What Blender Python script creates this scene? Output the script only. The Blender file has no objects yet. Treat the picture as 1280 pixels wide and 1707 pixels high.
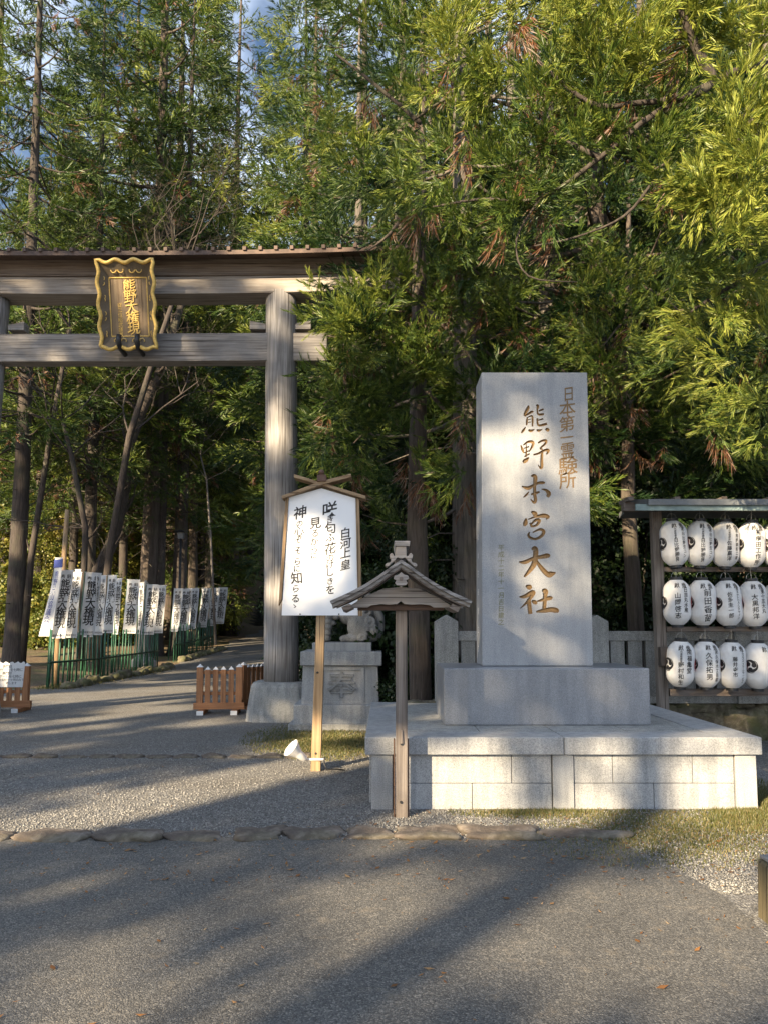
import bpy, bmesh, math, random
import numpy as np
from mathutils import Vector, Matrix, Euler

R = math.radians
S = bpy.context.scene
COL = S.collection
random.seed(7)

# ------------------------------------------------------------------ camera, sky, sun, exposure
EYE = 1.6
PITCH = R(5.0)
FPX, CX, CY = 1283.0, 640.0, 853.5
SHIFT = 77.0
cam_d = bpy.data.cameras.new("camera")
cam = bpy.data.objects.new("camera", cam_d)
COL.objects.link(cam)
cam.location = (0, 0, EYE)
cam.rotation_euler = (R(90) + PITCH, 0, 0)
cam_d.sensor_fit = 'VERTICAL'
cam_d.sensor_height = 24.0
cam_d.lens = 24.0 * FPX / 1707.0
cam_d.shift_y = SHIFT / 1707.0
cam_d.clip_end = 2000
S.camera = cam

SUN_AZ, SUN_EL = R(36.0), R(22.0)           # the sun stands behind the camera, to the left
w = bpy.data.worlds.new("World")
S.world = w
w.use_nodes = True
nt = w.node_tree
bg = nt.nodes["Background"]
sky = nt.nodes.new("ShaderNodeTexSky")
sky.sky_type = 'NISHITA'
sky.sun_disc = False
sky.sun_elevation = SUN_EL
sky.sun_rotation = math.pi + SUN_AZ
sky.air_density = 1.0
sky.dust_density = 0.5
sky.ozone_density = 2.5
# white broken cloud over the blue
tc = nt.nodes.new("ShaderNodeTexCoord")
nz = nt.nodes.new("ShaderNodeTexNoise")
nz.inputs["Scale"].default_value = 3.2
nz.inputs["Detail"].default_value = 6
rp = nt.nodes.new("ShaderNodeValToRGB")
rp.color_ramp.elements[0].position = 0.46
rp.color_ramp.elements[1].position = 0.63
mx = nt.nodes.new("ShaderNodeMixRGB")
mx.inputs["Color2"].default_value = (10.0, 11.5, 14.0, 1)
nt.links.new(tc.outputs["Generated"], nz.inputs["Vector"])
nt.links.new(nz.outputs["Fac"], rp.inputs["Fac"])
nt.links.new(rp.outputs["Color"], mx.inputs["Fac"])
nt.links.new(sky.outputs["Color"], mx.inputs["Color1"])
nt.links.new(mx.outputs["Color"], bg.inputs["Color"])
bg.inputs["Strength"].default_value = 0.052

sd = bpy.data.lights.new("sun", 'SUN')
sd.energy = 5.0
sd.angle = R(0.5)
sd.color = (1.0, 0.80, 0.52)
sun = bpy.data.objects.new("sun", sd)
COL.objects.link(sun)
SUND = Vector((-math.sin(SUN_AZ) * math.cos(SUN_EL), -math.cos(SUN_AZ) * math.cos(SUN_EL), math.sin(SUN_EL)))
sun.rotation_euler = SUND.to_track_quat('Z', 'Y').to_euler()
sun.location = (-20, -25, 20)

vs = S.view_settings
vs.view_transform = 'Standard'
vs.look = 'None'
vs.exposure = 1.75
vs.gamma = 1.0
S.cycles.max_bounces = 5
S.cycles.diffuse_bounces = 3
S.cycles.transparent_max_bounces = 4
S.cycles.use_denoising = True

# ------------------------------------------------------------------ a pixel of the photograph and a depth give a point
_c, _s = math.cos(PITCH), math.sin(PITCH)
def at(px, py, Y):
    k = (py - CY - SHIFT) / FPX
    dz = Y * (_s - k * _c) / (_c + k * _s)
    fwd = Y * _c + dz * _s
    return Vector(((px - CX) / FPX * fwd, Y, EYE + dz))
def gnd(px, py, z=0.0):
    k = (py - CY - SHIFT) / FPX
    Y = (z - EYE) * (_c + k * _s) / (_s - k * _c)
    return at(px, py, Y)

# ------------------------------------------------------------------ mesh building
class MB:
    def __init__(s): s.v = []; s.f = []; s.m = []
    def add(s, vs, fs, mi=0):
        o = len(s.v)
        s.v.extend([tuple(p) for p in vs]); s.f.extend([tuple(i + o for i in f) for f in fs]); s.m.extend([mi] * len(fs))
    def box(s, c, d, rot=None, taper=1.0, tapery=None, mi=0):
        hx, hy, hz = d[0] / 2, d[1] / 2, d[2] / 2
        ty = taper if tapery is None else tapery
        P = []
        for z, k, ky in ((-hz, 1, 1), (hz, taper, ty)):
            for x, y in ((-hx, -hy), (hx, -hy), (hx, hy), (-hx, hy)):
                P.append(Vector((x * k, y * ky, z)))
        if rot is not None:
            m = Euler(rot).to_matrix(); P = [m @ p for p in P]
        c = Vector(c)
        s.add([p + c for p in P], [(3, 2, 1, 0), (4, 5, 6, 7), (0, 1, 5, 4), (1, 2, 6, 5), (2, 3, 7, 6), (3, 0, 4, 7)], mi)
        return s
    def tube(s, pts, rad, n=8, cap=True, mi=0, wob=0.0, rng=random):
        pts = [Vector(p) for p in pts]
        if not hasattr(rad, '__len__'): rad = [rad] * len(pts)
        V = []; up = Vector((0, 0, 1)); prevx = None
        for i, p in enumerate(pts):
            t = (pts[min(i + 1, len(pts) - 1)] - pts[max(i - 1, 0)]).normalized()
            if prevx is None:
                a = up if abs(t.z) < 0.9 else Vector((1, 0, 0))
                x = a.cross(t).normalized()
            else:
                x = (prevx - t * prevx.dot(t)).normalized()
            prevx = x; y = t.cross(x)
            for k in range(n):
                a = 2 * math.pi * k / n
                r = rad[i] * (1 + wob * (rng.random() - 0.5))
                V.append(p + x * (r * math.cos(a)) + y * (r * math.sin(a)))
        F = []
        for i in range(len(pts) - 1):
            for k in range(n):
                k2 = (k + 1) % n
                F.append((i * n + k, i * n + k2, (i + 1) * n + k2, (i + 1) * n + k))
        if cap:
            F.append(tuple(range(n - 1, -1, -1))); F.append(tuple((len(pts) - 1) * n + k for k in range(n)))
        s.add(V, F, mi); return s
    def lathe(s, prof, n=24, c=(0, 0, 0), mi=0, caps=True):
        V = []; F = []; c = Vector(c)
        for r, z in prof:
            for k in range(n):
                a = 2 * math.pi * k / n
                V.append(c + Vector((r * math.cos(a), r * math.sin(a), z)))
        for i in range(len(prof) - 1):
            for k in range(n):
                k2 = (k + 1) % n
                F.append((i * n + k, i * n + k2, (i + 1) * n + k2, (i + 1) * n + k))
        if caps:
            F.append(tuple(range(n - 1, -1, -1))); F.append(tuple((len(prof) - 1) * n + k for k in range(n)))
        s.add(V, F, mi); return s
    def prism(s, poly, y0, y1, mi=0):
        """a polygon of (x, z) points made solid between y0 (front) and y1 (back)"""
        n = len(poly)
        ar = sum(poly[i][0] * poly[(i + 1) % n][1] - poly[(i + 1) % n][0] * poly[i][1] for i in range(n))
        if ar < 0: poly = poly[::-1]
        V = [(x, y0, z) for x, z in poly] + [(x, y1, z) for x, z in poly]
        F = [tuple(range(n)), tuple(range(2 * n - 1, n - 1, -1))]
        for i in range(n):
            j = (i + 1) % n
            F.append((i, i + n, j + n, j))
        s.add(V, F, mi); return s
    def ball(s, c, r, n=10, mi=0):
        rx, ry, rz = (r, r, r) if not hasattr(r, '__len__') else r
        prof = [(math.sin(math.pi * i / n), -math.cos(math.pi * i / n)) for i in range(n + 1)]
        V = []; F = []; m = 2 * n
        for a, z in prof:
            for k in range(m):
                t = 2 * math.pi * k / m
                V.append((c[0] + rx * a * math.cos(t), c[1] + ry * a * math.sin(t), c[2] + rz * z))
        for i in range(n):
            for k in range(m):
                k2 = (k + 1) % m
                F.append((i * m + k, i * m + k2, (i + 1) * m + k2, (i + 1) * m + k))
        s.add(V, F, mi); return s
    def mesh(s, name):
        me = bpy.data.meshes.new(name)
        me.from_pydata(s.v, [], s.f)
        me.polygons.foreach_set("material_index", s.m)
        me.update()
        return me
    def build(s, name, mats, parent=None, bevel=0.0, smooth=False, loc=None, fix=True):
        me = s.mesh(name)
        if not isinstance(mats, (list, tuple)): mats = [mats]
        for m in mats: me.materials.append(m)
        if smooth: me.polygons.foreach_set("use_smooth", [True] * len(me.polygons))
        if fix:
            bm = bmesh.new(); bm.from_mesh(me); bmesh.ops.recalc_face_normals(bm, faces=bm.faces); bm.to_mesh(me); bm.free()
        o = bpy.data.objects.new(name, me); COL.objects.link(o)
        if loc is not None: o.location = loc
        if parent is not None: o.parent = parent
        if bevel > 0:
            b = o.modifiers.new("bevel", 'BEVEL'); b.width = bevel; b.segments = 2; b.limit_method = 'ANGLE'; b.angle_limit = R(40)
        return o

def np_mesh(name, V, F, tint=None, mats=(), mi=None, smooth=False):
    me = bpy.data.meshes.new(name)
    n, m = len(V), len(F)
    me.vertices.add(n); me.vertices.foreach_set("co", np.ascontiguousarray(V, dtype=np.float32).ravel())
    k = F.shape[1]
    me.loops.add(m * k); me.loops.foreach_set("vertex_index", np.ascontiguousarray(F, dtype=np.int32).ravel())
    me.polygons.add(m)
    me.polygons.foreach_set("loop_start", np.arange(0, m * k, k, dtype=np.int32))
    if mi is not None: me.polygons.foreach_set("material_index", np.ascontiguousarray(mi, dtype=np.int32))
    if tint is not None:
        a = me.attributes.new("tint", 'FLOAT', 'FACE'); a.data.foreach_set("value", np.ascontiguousarray(tint, dtype=np.float32))
    if smooth: me.polygons.foreach_set("use_smooth", np.ones(m, dtype=bool))
    for x in mats: me.materials.append(x)
    me.update(calc_edges=True)
    return me

def thing(name, label, cat, loc=(0, 0, 0), rz=0.0, group=None):
    o = bpy.data.objects.new(name, None); COL.objects.link(o)
    o.empty_display_size = 0.2
    o.location = loc; o.rotation_euler = (0, 0, rz)
    return tag(o, label, cat, group)
def tag(o, label, cat, group=None):
    o['label'] = label; o['category'] = cat
    if group: o['group'] = group
    return o
def struct(o, kind='structure'):
    o['kind'] = kind; return o
def copy_tree(o, parent=None):
    c = o.copy(); COL.objects.link(c)
    if parent is not None: c.parent = parent
    for ch in [x for x in o.children]: copy_tree(ch, c)
    return c
ORD = ['first', 'second', 'third', 'fourth', 'fifth', 'sixth', 'seventh', 'eighth', 'ninth', 'tenth', 'eleventh', 'twelfth', 'thirteenth', 'fourteenth', 'fifteenth', 'sixteenth']

# ------------------------------------------------------------------ materials
class NT:
    def __init__(s, name):
        s.m = bpy.data.materials.new(name); s.m.use_nodes = True
        s.t = s.m.node_tree; s.b = s.t.nodes["Principled BSDF"]; s.tc = None
    def n(s, t, **k):
        x = s.t.nodes.new(t)
        for a, v in k.items(): setattr(x, a, v)
        return x
    def l(s, a, b): s.t.links.new(a, b)
    def co(s, scale=(1, 1, 1), which="Object"):
        if s.tc is None: s.tc = s.n("ShaderNodeTexCoord")
        mp = s.n("ShaderNodeMapping"); mp.inputs["Scale"].default_value = scale
        s.l(s.tc.outputs[which], mp.inputs["Vector"]); return mp.outputs["Vector"]
    def noise(s, vec, scale, detail=3, rough=0.55, dist=0.0):
        x = s.n("ShaderNodeTexNoise"); x.inputs["Scale"].default_value = scale; x.inputs["Detail"].default_value = detail
        x.inputs["Roughness"].default_value = rough; x.inputs["Distortion"].default_value = dist
        s.l(vec, x.inputs["Vector"]); return x.outputs["Fac"]
    def vor(s, vec, scale, feature='F1', out="Color"):
        x = s.n("ShaderNodeTexVoronoi"); x.feature = feature; x.inputs["Scale"].default_value = scale
        s.l(vec, x.inputs["Vector"]); return x.outputs[out]
    def ramp(s, fac, stops, interp='LINEAR'):
        x = s.n("ShaderNodeValToRGB"); cr = x.color_ramp; cr.interpolation = interp
        while len(cr.elements) < len(stops): cr.elements.new(0.5)
        for e, (p, c) in zip(cr.elements, stops):
            e.position = p; e.color = (*c, 1) if hasattr(c, '__len__') else (c, c, c, 1)
        s.l(fac, x.inputs["Fac"]); return x.outputs["Color"]
    def mix(s, fac, a, b, mode='MIX'):
        x = s.n("ShaderNodeMixRGB", blend_type=mode)
        for i, v in (("Fac", fac), ("Color1", a), ("Color2", b)):
            if hasattr(v, 'links') or hasattr(v, 'is_output'): s.l(v, x.inputs[i])
            elif i == "Fac": x.inputs[i].default_value = v
            else: x.inputs[i].default_value = (*v, 1)
        return x.outputs["Color"]
    def base(s, c):
        if hasattr(c, 'is_output'): s.l(c, s.b.inputs["Base Color"])
        else: s.b.inputs["Base Color"].default_value = (*c, 1)
    def bump(s, h, strength=0.4, dist=0.01):
        x = s.n("ShaderNodeBump"); x.inputs["Strength"].default_value = strength; x.inputs["Distance"].default_value = dist
        s.l(h, x.inputs["Height"]); s.l(x.outputs["Normal"], s.b.inputs["Normal"])
    def rough(s, r): s.b.inputs["Roughness"].default_value = r; return s

def plain(name, c, rough=0.6, metal=0.0, var=0.12, scale=12):
    k = NT(name); f = k.noise(k.co(), scale, 4)
    k.base(k.ramp(f, [(0.3, tuple(x * (1 - var) for x in c)), (0.7, tuple(min(1, x * (1 + var)) for x in c))]))
    k.rough(rough); k.b.inputs["Metallic"].default_value = metal
    return k.m
def granite(name, lo, hi, rough=0.65, sc=1.0, stain=0.25):
    k = NT(name); v = k.co()
    sp = k.noise(v, 130 * sc, 2, 0.7)
    c = k.ramp(sp, [(0.28, tuple(x * 0.62 for x in lo)), (0.42, lo), (0.58, hi), (0.75, tuple(min(1, x * 1.25) for x in hi))])
    big = k.noise(v, 2.2, 6, 0.65)
    c = k.mix(0.5, c, k.ramp(big, [(0.3, (1 - stain, 1 - stain, 1 - stain * 1.1)), (0.65, (1, 1, 1))]), 'MULTIPLY')
    st = k.noise(k.co((5, 5, 0.6)), 2.5, 5)
    c = k.mix(0.6, c, k.ramp(st, [(0.40, (1 - stain, 1 - stain * 0.97, 1 - stain * 0.9)), (0.58, (1, 1, 1))]), 'MULTIPLY')
    li = k.noise(v, 26, 5, 0.6)
    c = k.mix(k.ramp(li, [(0.63, 0.0), (0.70, 0.22)]), c, (0.20, 0.20, 0.16))
    k.base(c); k.rough(rough); k.bump(sp, 0.25, 0.004)
    return k.m
def wood(name, dark, light, axis='Z', rough=0.75, sc=1.0, weather=0.5, knots=True):
    k = NT(name)
    st = {'X': (0.5, 14, 14), 'Y': (14, 0.5, 14), 'Z': (14, 14, 0.5)}[axis]
    v = k.co(tuple(a * sc for a in st))
    g = k.noise(v, 2.4, 8, 0.62, 0.35)
    fine = k.noise(k.co(tuple(a * sc * (5 if a > 1 else 1.6) for a in st)), 2.0, 3)
    c = k.ramp(g, [(0.3, dark), (0.5, tuple((a + b) / 2 for a, b in zip(dark, light))), (0.68, light)])
    c = k.mix(0.5, c, k.ramp(fine, [(0.35, (0.55, 0.55, 0.55)), (0.6, (1, 1, 1))]), 'MULTIPLY')
    big = k.noise(k.co((1.6, 1.6, 1.6)), 1.1, 4)
    c = k.mix(weather, c, k.ramp(big, [(0.3, (0.62, 0.55, 0.48)), (0.7, (1.1, 1.1, 1.12))]), 'MULTIPLY')
    ck = k.noise(k.co(tuple(a * sc * (2.6 if a > 1 else 0.7) for a in st)), 1.7, 2, 0.4)
    crack = k.ramp(ck, [(0.345, (0.22, 0.19, 0.17)), (0.375, (1, 1, 1))])
    c = k.mix(0.85, c, crack, 'MULTIPLY')
    k.base(c); k.rough(rough); k.bump(k.mix(0.45, k.mix(0.5, g, fine), crack), 0.6, 0.008)
    return k.m

M = {}
M['granite'] = granite('granite', (0.33, 0.33, 0.335), (0.45, 0.45, 0.45), stain=0.38)
M['granite_polish'] = granite('granite_polish', (0.23, 0.236, 0.255), (0.31, 0.316, 0.335), 0.28, 1.3, 0.25)
M['granite_mono'] = granite('granite_mono', (0.30, 0.307, 0.325), (0.38, 0.387, 0.40), 0.5, 1.1, 0.22)
M['granite_warm'] = granite('granite_warm', (0.30, 0.29, 0.27), (0.46, 0.45, 0.42), 0.75, 0.9, 0.4)
M['concrete'] = granite('concrete', (0.34, 0.335, 0.32), (0.42, 0.41, 0.39), 0.85, 0.6, 0.5)
M['statue'] = granite('statue', (0.20, 0.197, 0.19), (0.31, 0.305, 0.295), 0.8, 0.8, 0.5)
M['wood_grey_z'] = wood('wood_grey_z', (0.17, 0.158, 0.15), (0.44, 0.425, 0.42), 'Z')
M['wood_grey_x'] = wood('wood_grey_x', (0.15, 0.135, 0.125), (0.41, 0.39, 0.375), 'X')
M['wood_pale_x'] = wood('wood_pale_x', (0.26, 0.225, 0.20), (0.46, 0.42, 0.385), 'X')
M['wood_dark_x'] = wood('wood_dark_x', (0.055, 0.03, 0.02), (0.13, 0.075, 0.05), 'X')
M['wood_brown_z'] = wood('wood_brown_z', (0.13, 0.105, 0.09), (0.29, 0.25, 0.22), 'Z')
M['wood_brown_x'] = wood('wood_brown_x', (0.15, 0.115, 0.095), (0.31, 0.26, 0.225), 'X')
M['wood_tan_z'] = wood('wood_tan_z', (0.24, 0.15, 0.075), (0.44, 0.31, 0.18), 'Z', weather=0.35)
M['wood_tan_x'] = wood('wood_tan_x', (0.24, 0.15, 0.075), (0.46, 0.33, 0.20), 'X', weather=0.35)
M['wood_orange_z'] = wood('wood_orange_z', (0.34, 0.145, 0.06), (0.52, 0.25, 0.115), 'Z', weather=0.25)
M['wood_orange_x'] = wood('wood_orange_x', (0.34, 0.145, 0.06), (0.52, 0.25, 0.115), 'X', weather=0.25)
M['plaque_brown'] = wood('plaque_brown', (0.19, 0.13, 0.08), (0.33, 0.245, 0.15), 'Z', weather=0.3)
M['plaque_rim'] = plain('plaque_rim', (0.14, 0.11, 0.075), 0.7)
M['gold'] = plain('gold', (0.72, 0.49, 0.14), 0.5, 0.2, 0.25, 20)
M['gold_paint'] = plain('gold_paint', (0.70, 0.48, 0.15), 0.5, 0.15, 0.2, 30)
M['black_iron'] = plain('black_iron', (0.02, 0.02, 0.022), 0.45)
M['ink'] = plain('ink', (0.022, 0.02, 0.022), 0.6)
M['ink_soft'] = plain('ink_soft', (0.06, 0.06, 0.06), 0.7, 0, 0.4, 40)
M['red_ink'] = plain('red_ink', (0.42, 0.03, 0.025), 0.6)
M['carved_brown'] = plain('carved_brown', (0.19, 0.118, 0.052), 0.7, 0, 0.3, 60)
M['white_board'] = plain('white_board', (0.84, 0.84, 0.85), 0.35, 0, 0.02, 3)
M['white_paint'] = plain('white_paint', (0.78, 0.77, 0.76), 0.5, 0, 0.06)
M['paper'] = plain('paper', (0.74, 0.73, 0.72), 0.7, 0, 0.05, 6)
M['green_pole'] = plain('green_pole', (0.03, 0.105, 0.062), 0.45, 0, 0.3, 8)
M['green_dark'] = plain('green_dark', (0.02, 0.06, 0.035), 0.5, 0, 0.3, 8)
M['copper'] = plain('copper', (0.26, 0.34, 0.33), 0.55, 0.3, 0.25, 6)
M['copper_dark'] = plain('copper_dark', (0.17, 0.18, 0.19), 0.55, 0.3, 0.2, 6)
M['roof_brown'] = plain('roof_brown', (0.10, 0.065, 0.05), 0.6, 0.2, 0.35, 9)
M['box_brown'] = plain('box_brown', (0.085, 0.06, 0.045), 0.4, 0.1)
M['finial_brown'] = plain('finial_brown', (0.11, 0.055, 0.035), 0.6)
M['steel'] = plain('steel', (0.42, 0.42, 0.42), 0.35, 0.9)
M['lamp_glass'] = plain('lamp_glass', (0.17, 0.18, 0.20), 0.4)
M['blue_ink'] = plain('blue_ink', (0.05, 0.07, 0.28), 0.6)

def cloth_mat(name, c):
    k = NT(name); f = k.noise(k.co(), 9, 3)
    c2 = k.ramp(f, [(0.3, tuple(x * 0.92 for x in c)), (0.7, c)])
    d = k.n("ShaderNodeBsdfDiffuse"); t = k.n("ShaderNodeBsdfTranslucent"); mxs = k.n("ShaderNodeMixShader"); mxs.inputs[0].default_value = 0.35
    k.l(c2, d.inputs[0]); k.l(c2, t.inputs[0]); k.l(d.outputs[0], mxs.inputs[1]); k.l(t.outputs[0], mxs.inputs[2])
    k.l(mxs.outputs[0], k.t.nodes["Material Output"].inputs["Surface"]); return k.m
M['cloth'] = cloth_mat('cloth', (0.78, 0.79, 0.82))

def lantern_paper():
    k = NT('lantern_paper'); v = k.co((1, 1, 1))
    f = k.noise(v, 14, 4)
    k.base(k.ramp(f, [(0.3, (0.72, 0.70, 0.68)), (0.7, (0.82, 0.81, 0.80))])); k.rough(0.55)
    return k.m
M['lantern_paper'] = lantern_paper()

def foliage(name, stops, trans=0.24):
    k = NT(name)
    a = k.n("ShaderNodeAttribute"); a.attribute_name = "tint"
    c = k.ramp(a.outputs["Fac"], stops)
    d = k.n("ShaderNodeBsdfDiffuse"); t = k.n("ShaderNodeBsdfTranslucent"); g = k.n("ShaderNodeBsdfGlossy"); g.inputs["Roughness"].default_value = 0.5
    m1 = k.n("ShaderNodeMixShader"); m1.inputs[0].default_value = trans
    m2 = k.n("ShaderNodeMixShader"); m2.inputs[0].default_value = 0.04
    k.l(c, d.inputs[0]); k.l(k.mix(0.6, c, (0.35, 0.42, 0.04), 'MIX') if False else c, t.inputs[0])
    k.l(d.outputs[0], m1.inputs[1]); k.l(t.outputs[0], m1.inputs[2]); k.l(m1.outputs[0], m2.inputs[1]); k.l(g.outputs[0], m2.inputs[2])
    k.l(m2.outputs[0], k.t.nodes["Material Output"].inputs["Surface"]); return k.m
CEDAR = [(0.0, (0.014, 0.040, 0.011)), (0.35, (0.060, 0.105, 0.016)), (0.62, (0.135, 0.185, 0.028)), (0.85, (0.300, 0.325, 0.055)), (0.88, (0.13, 0.055, 0.025)), (0.94, (0.19, 0.085, 0.04)), (1.0, (0.20, 0.145, 0.115))]
M['cedar'] = foliage('cedar', CEDAR)
M['broadleaf'] = foliage('broadleaf', [(0.0, (0.008, 0.022, 0.008)), (0.5, (0.024, 0.052, 0.013)), (1.0, (0.075, 0.105, 0.025))], 0.25)
M['gold_leaf'] = foliage('gold_leaf', [(0.0, (0.035, 0.065, 0.012)), (0.5, (0.12, 0.15, 0.024)), (0.72, (0.24, 0.23, 0.035)), (0.9, (0.30, 0.24, 0.05)), (1.0, (0.30, 0.09, 0.03))], 0.4)
M['grass'] = foliage('grass', [(0.0, (0.045, 0.065, 0.015)), (0.5, (0.125, 0.130, 0.036)), (1.0, (0.27, 0.20, 0.095))], 0.3)
M['litter'] = foliage('litter', [(0.0, (0.13, 0.06, 0.025)), (0.6, (0.25, 0.12, 0.04)), (1.0, (0.33, 0.24, 0.14))], 0.1)

def bark(name, dark, light, sc=1.0, moss=0.25):
    k = NT(name)
    v = k.co((9 * sc, 9 * sc, 0.9 * sc))
    g = k.noise(v, 2.2, 8, 0.65, 0.5)
    c = k.ramp(g, [(0.3, dark), (0.5, tuple((a + b) / 2 for a, b in zip(dark, light))), (0.72, light)])
    b2 = k.noise(k.co((1, 1, 1)), 1.6, 4)
    c = k.mix(k.ramp(b2, [(0.5, 0.0), (0.7, moss)]), c, (0.10, 0.12, 0.06))
    k.base(c); k.rough(0.9); k.bump(g, 0.9, 0.03); return k.m
M['bark'] = bark('bark', (0.032, 0.024, 0.019), (0.125, 0.096, 0.078))
M['bark_grey'] = bark('bark_grey', (0.055, 0.046, 0.04), (0.185, 0.16, 0.14))
M['bark_dark'] = bark('bark_dark', (0.02, 0.015, 0.013), (0.085, 0.068, 0.06), 1.2)
M['twig'] = bark('twig', (0.12, 0.10, 0.09), (0.28, 0.25, 0.23), 2.0, 0.05)

def gravel_mat():
    k = NT('gravel'); v = k.co()
    col = k.vor(v, 78, 'F1', "Color"); d = k.vor(v, 78, 'F1', "Distance")
    sep = k.n("ShaderNodeSeparateColor"); k.l(col, sep.inputs[0])
    c = k.ramp(sep.outputs[0], [(0.0, (0.10, 0.098, 0.095)), (0.45, (0.22, 0.213, 0.205)), (0.8, (0.32, 0.31, 0.29)), (0.97, (0.43, 0.415, 0.39))])
    c = k.mix(0.55, c, k.ramp(d, [(0.25, (1, 1, 1)), (0.6, (0.35, 0.33, 0.31))]), 'MULTIPLY')
    big = k.noise(v, 0.9, 6, 0.6)
    c = k.mix(0.6, c, k.ramp(big, [(0.35, (0.72, 0.66, 0.58)), (0.6, (1, 1, 1))]), 'MULTIPLY')
    k.base(c); k.rough(0.95)
    inv = k.ramp(d, [(0.0, 1.0), (0.7, 0.0)])
    k.bump(k.mix(0.4, inv, k.noise(v, 150, 2)), 1.0, 0.012); return k.m
M['gravel'] = gravel_mat()
def asphalt_mat():
    k = NT('asphalt'); v = k.co()
    col = k.vor(v, 140, 'F1', "Color"); d = k.vor(v, 140, 'F1', "Distance")
    sep = k.n("ShaderNodeSeparateColor"); k.l(col, sep.inputs[0])
    c = k.ramp(sep.outputs[0], [(0.0, (0.050, 0.048, 0.045)), (0.65, (0.112, 0.109, 0.103)), (0.88, (0.158, 0.150, 0.138)), (0.98, (0.235, 0.22, 0.195))])
    big = k.noise(v, 0.7, 7, 0.65)
    c = k.mix(0.7, c, k.ramp(big, [(0.30, (0.62, 0.61, 0.60)), (0.52, (0.95, 0.94, 0.92)), (0.70, (1.35, 1.30, 1.22))]), 'MULTIPLY')
    wv = k.n("ShaderNodeVectorMath"); wv.operation = 'ADD'
    wn = k.n("ShaderNodeTexNoise"); wn.inputs["Scale"].default_value = 1.6; wn.inputs["Detail"].default_value = 5; k.l(v, wn.inputs["Vector"])
    k.l(v, wv.inputs[0]); k.l(wn.outputs["Color"], wv.inputs[1])
    cr = k.vor(wv.outputs[0], 0.42, 'DISTANCE_TO_EDGE', "Distance")
    c = k.mix(0.3, c, k.ramp(cr, [(0.0, (0.35, 0.34, 0.33)), (0.006, (1, 1, 1))]), 'MULTIPLY')
    lit = k.noise(v, 7, 6, 0.7)
    c = k.mix(k.ramp(lit, [(0.55, 0.0), (0.72, 0.5)]), c, (0.24, 0.20, 0.15))
    k.base(c); k.rough(0.85)
    k.bump(k.mix(0.5, k.ramp(d, [(0.0, 1.0), (0.7, 0.0)]), k.noise(v, 220, 2)), 0.8, 0.006); return k.m
M['asphalt'] = asphalt_mat()
def soil_mat():
    k = NT('soil'); v = k.co()
    f = k.noise(v, 14, 8, 0.7)
    c = k.ramp(f, [(0.3, (0.05, 0.035, 0.022)), (0.55, (0.16, 0.11, 0.065)), (0.75, (0.30, 0.22, 0.13))])
    g = k.noise(v, 0.8, 5)
    c = k.mix(k.ramp(g, [(0.45, 0.0), (0.65, 0.6)]), c, (0.07, 0.095, 0.025))
    k.base(c); k.rough(0.95); k.bump(f, 0.8, 0.04); return k.m
M['soil'] = soil_mat()
def rock_mat(name, a, b, moss=0.5):
    k = NT(name); v = k.co()
    f = k.noise(v, 7, 9, 0.68, 0.4)
    c = k.ramp(f, [(0.3, tuple(x * 0.5 for x in a)), (0.5, a), (0.7, b)])
    g = k.noise(v, 2.3, 6, 0.6)
    c = k.mix(k.ramp(g, [(0.47, 0.0), (0.6, moss)]), c, (0.085, 0.095, 0.03))
    k.base(c); k.rough(0.92); k.bump(f, 0.9, 0.03); return k.m
M['rock'] = rock_mat('rock', (0.115, 0.092, 0.075), (0.25, 0.215, 0.18), 0.2)
M['rock_mossy'] = rock_mat('rock_mossy', (0.15, 0.125, 0.085), (0.33, 0.29, 0.20), 0.7)
M['stair_stone'] = rock_mat('stair_stone', (0.10, 0.10, 0.10), (0.20, 0.20, 0.19), 0.2)

# ------------------------------------------------------------------ writing
_gl = {}
def glyph(ch, off=0.0, ext=0.0):
    key = (ch, off, ext)
    if key in _gl: return _gl[key]
    cu = bpy.data.curves.new("glyph", 'FONT'); cu.body = ch; cu.size = 1.0; cu.offset = off; cu.extrude = ext
    cu.resolution_u = 3
    ob = bpy.data.objects.new("glyph", cu); COL.objects.link(ob)
    dg = bpy.context.evaluated_depsgraph_get()
    me = ob.evaluated_get(dg).to_mesh()
    V = np.array([v.co[:] for v in me.vertices]).reshape(-1, 3); F = [tuple(p.vertices) for p in me.polygons]
    ob.evaluated_get(dg).to_mesh_clear()
    bpy.data.objects.remove(ob); bpy.data.curves.remove(cu)
    if len(V):
        cx = (V[:, 0].min() + V[:, 0].max()) / 2
        cjk = ord(ch) > 0x2000
        V = V - np.array([cx, GLY[1] if cjk else (V[:, 1].min() + V[:, 1].max()) / 2, 0])
        V = V / GLY[0]
    _gl[key] = (V, F); return _gl[key]
GLY = [1.0, 0.0]
_V, _F = glyph("国")
GLY = [float(max(np.ptp(_V[:, 0]), np.ptp(_V[:, 1]))), float((_V[:, 1].min() + _V[:, 1].max()) / 2)]
_gl.clear()
print("glyph em", GLY, len(_F))

def write(mb, items, place, off=0.0, ext=0.0, skew=0.0, mi=0, jit=0.0, rng=random):
    """items: (char, x, z, size[, width factor]); place(x, z, d) puts flat writing on a surface, d = how far it stands proud"""
    for it in items:
        ch, x, z, s = it[:4]; wf = it[4] if len(it) > 4 else 1.0
        if ch in ' \u3000': continue
        V, F = glyph(ch, off, ext)
        if not len(V): continue
        a = (rng.random() - 0.5) * jit
        P = []
        for p in V:
            gx, gz = p[0] * s * wf, p[1] * s
            gz2 = gz + gx * (skew + a); gx2 = gx + gz * a * 0.6
            P.append(place(x + gx2, z + gz2, p[2] * s))
        mb.add(P, F, mi)
def column(text, x, ztop, size, step, wf=1.0):
    return [(c, x, ztop - i * step, size, wf) for i, c in enumerate(text)]

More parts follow.
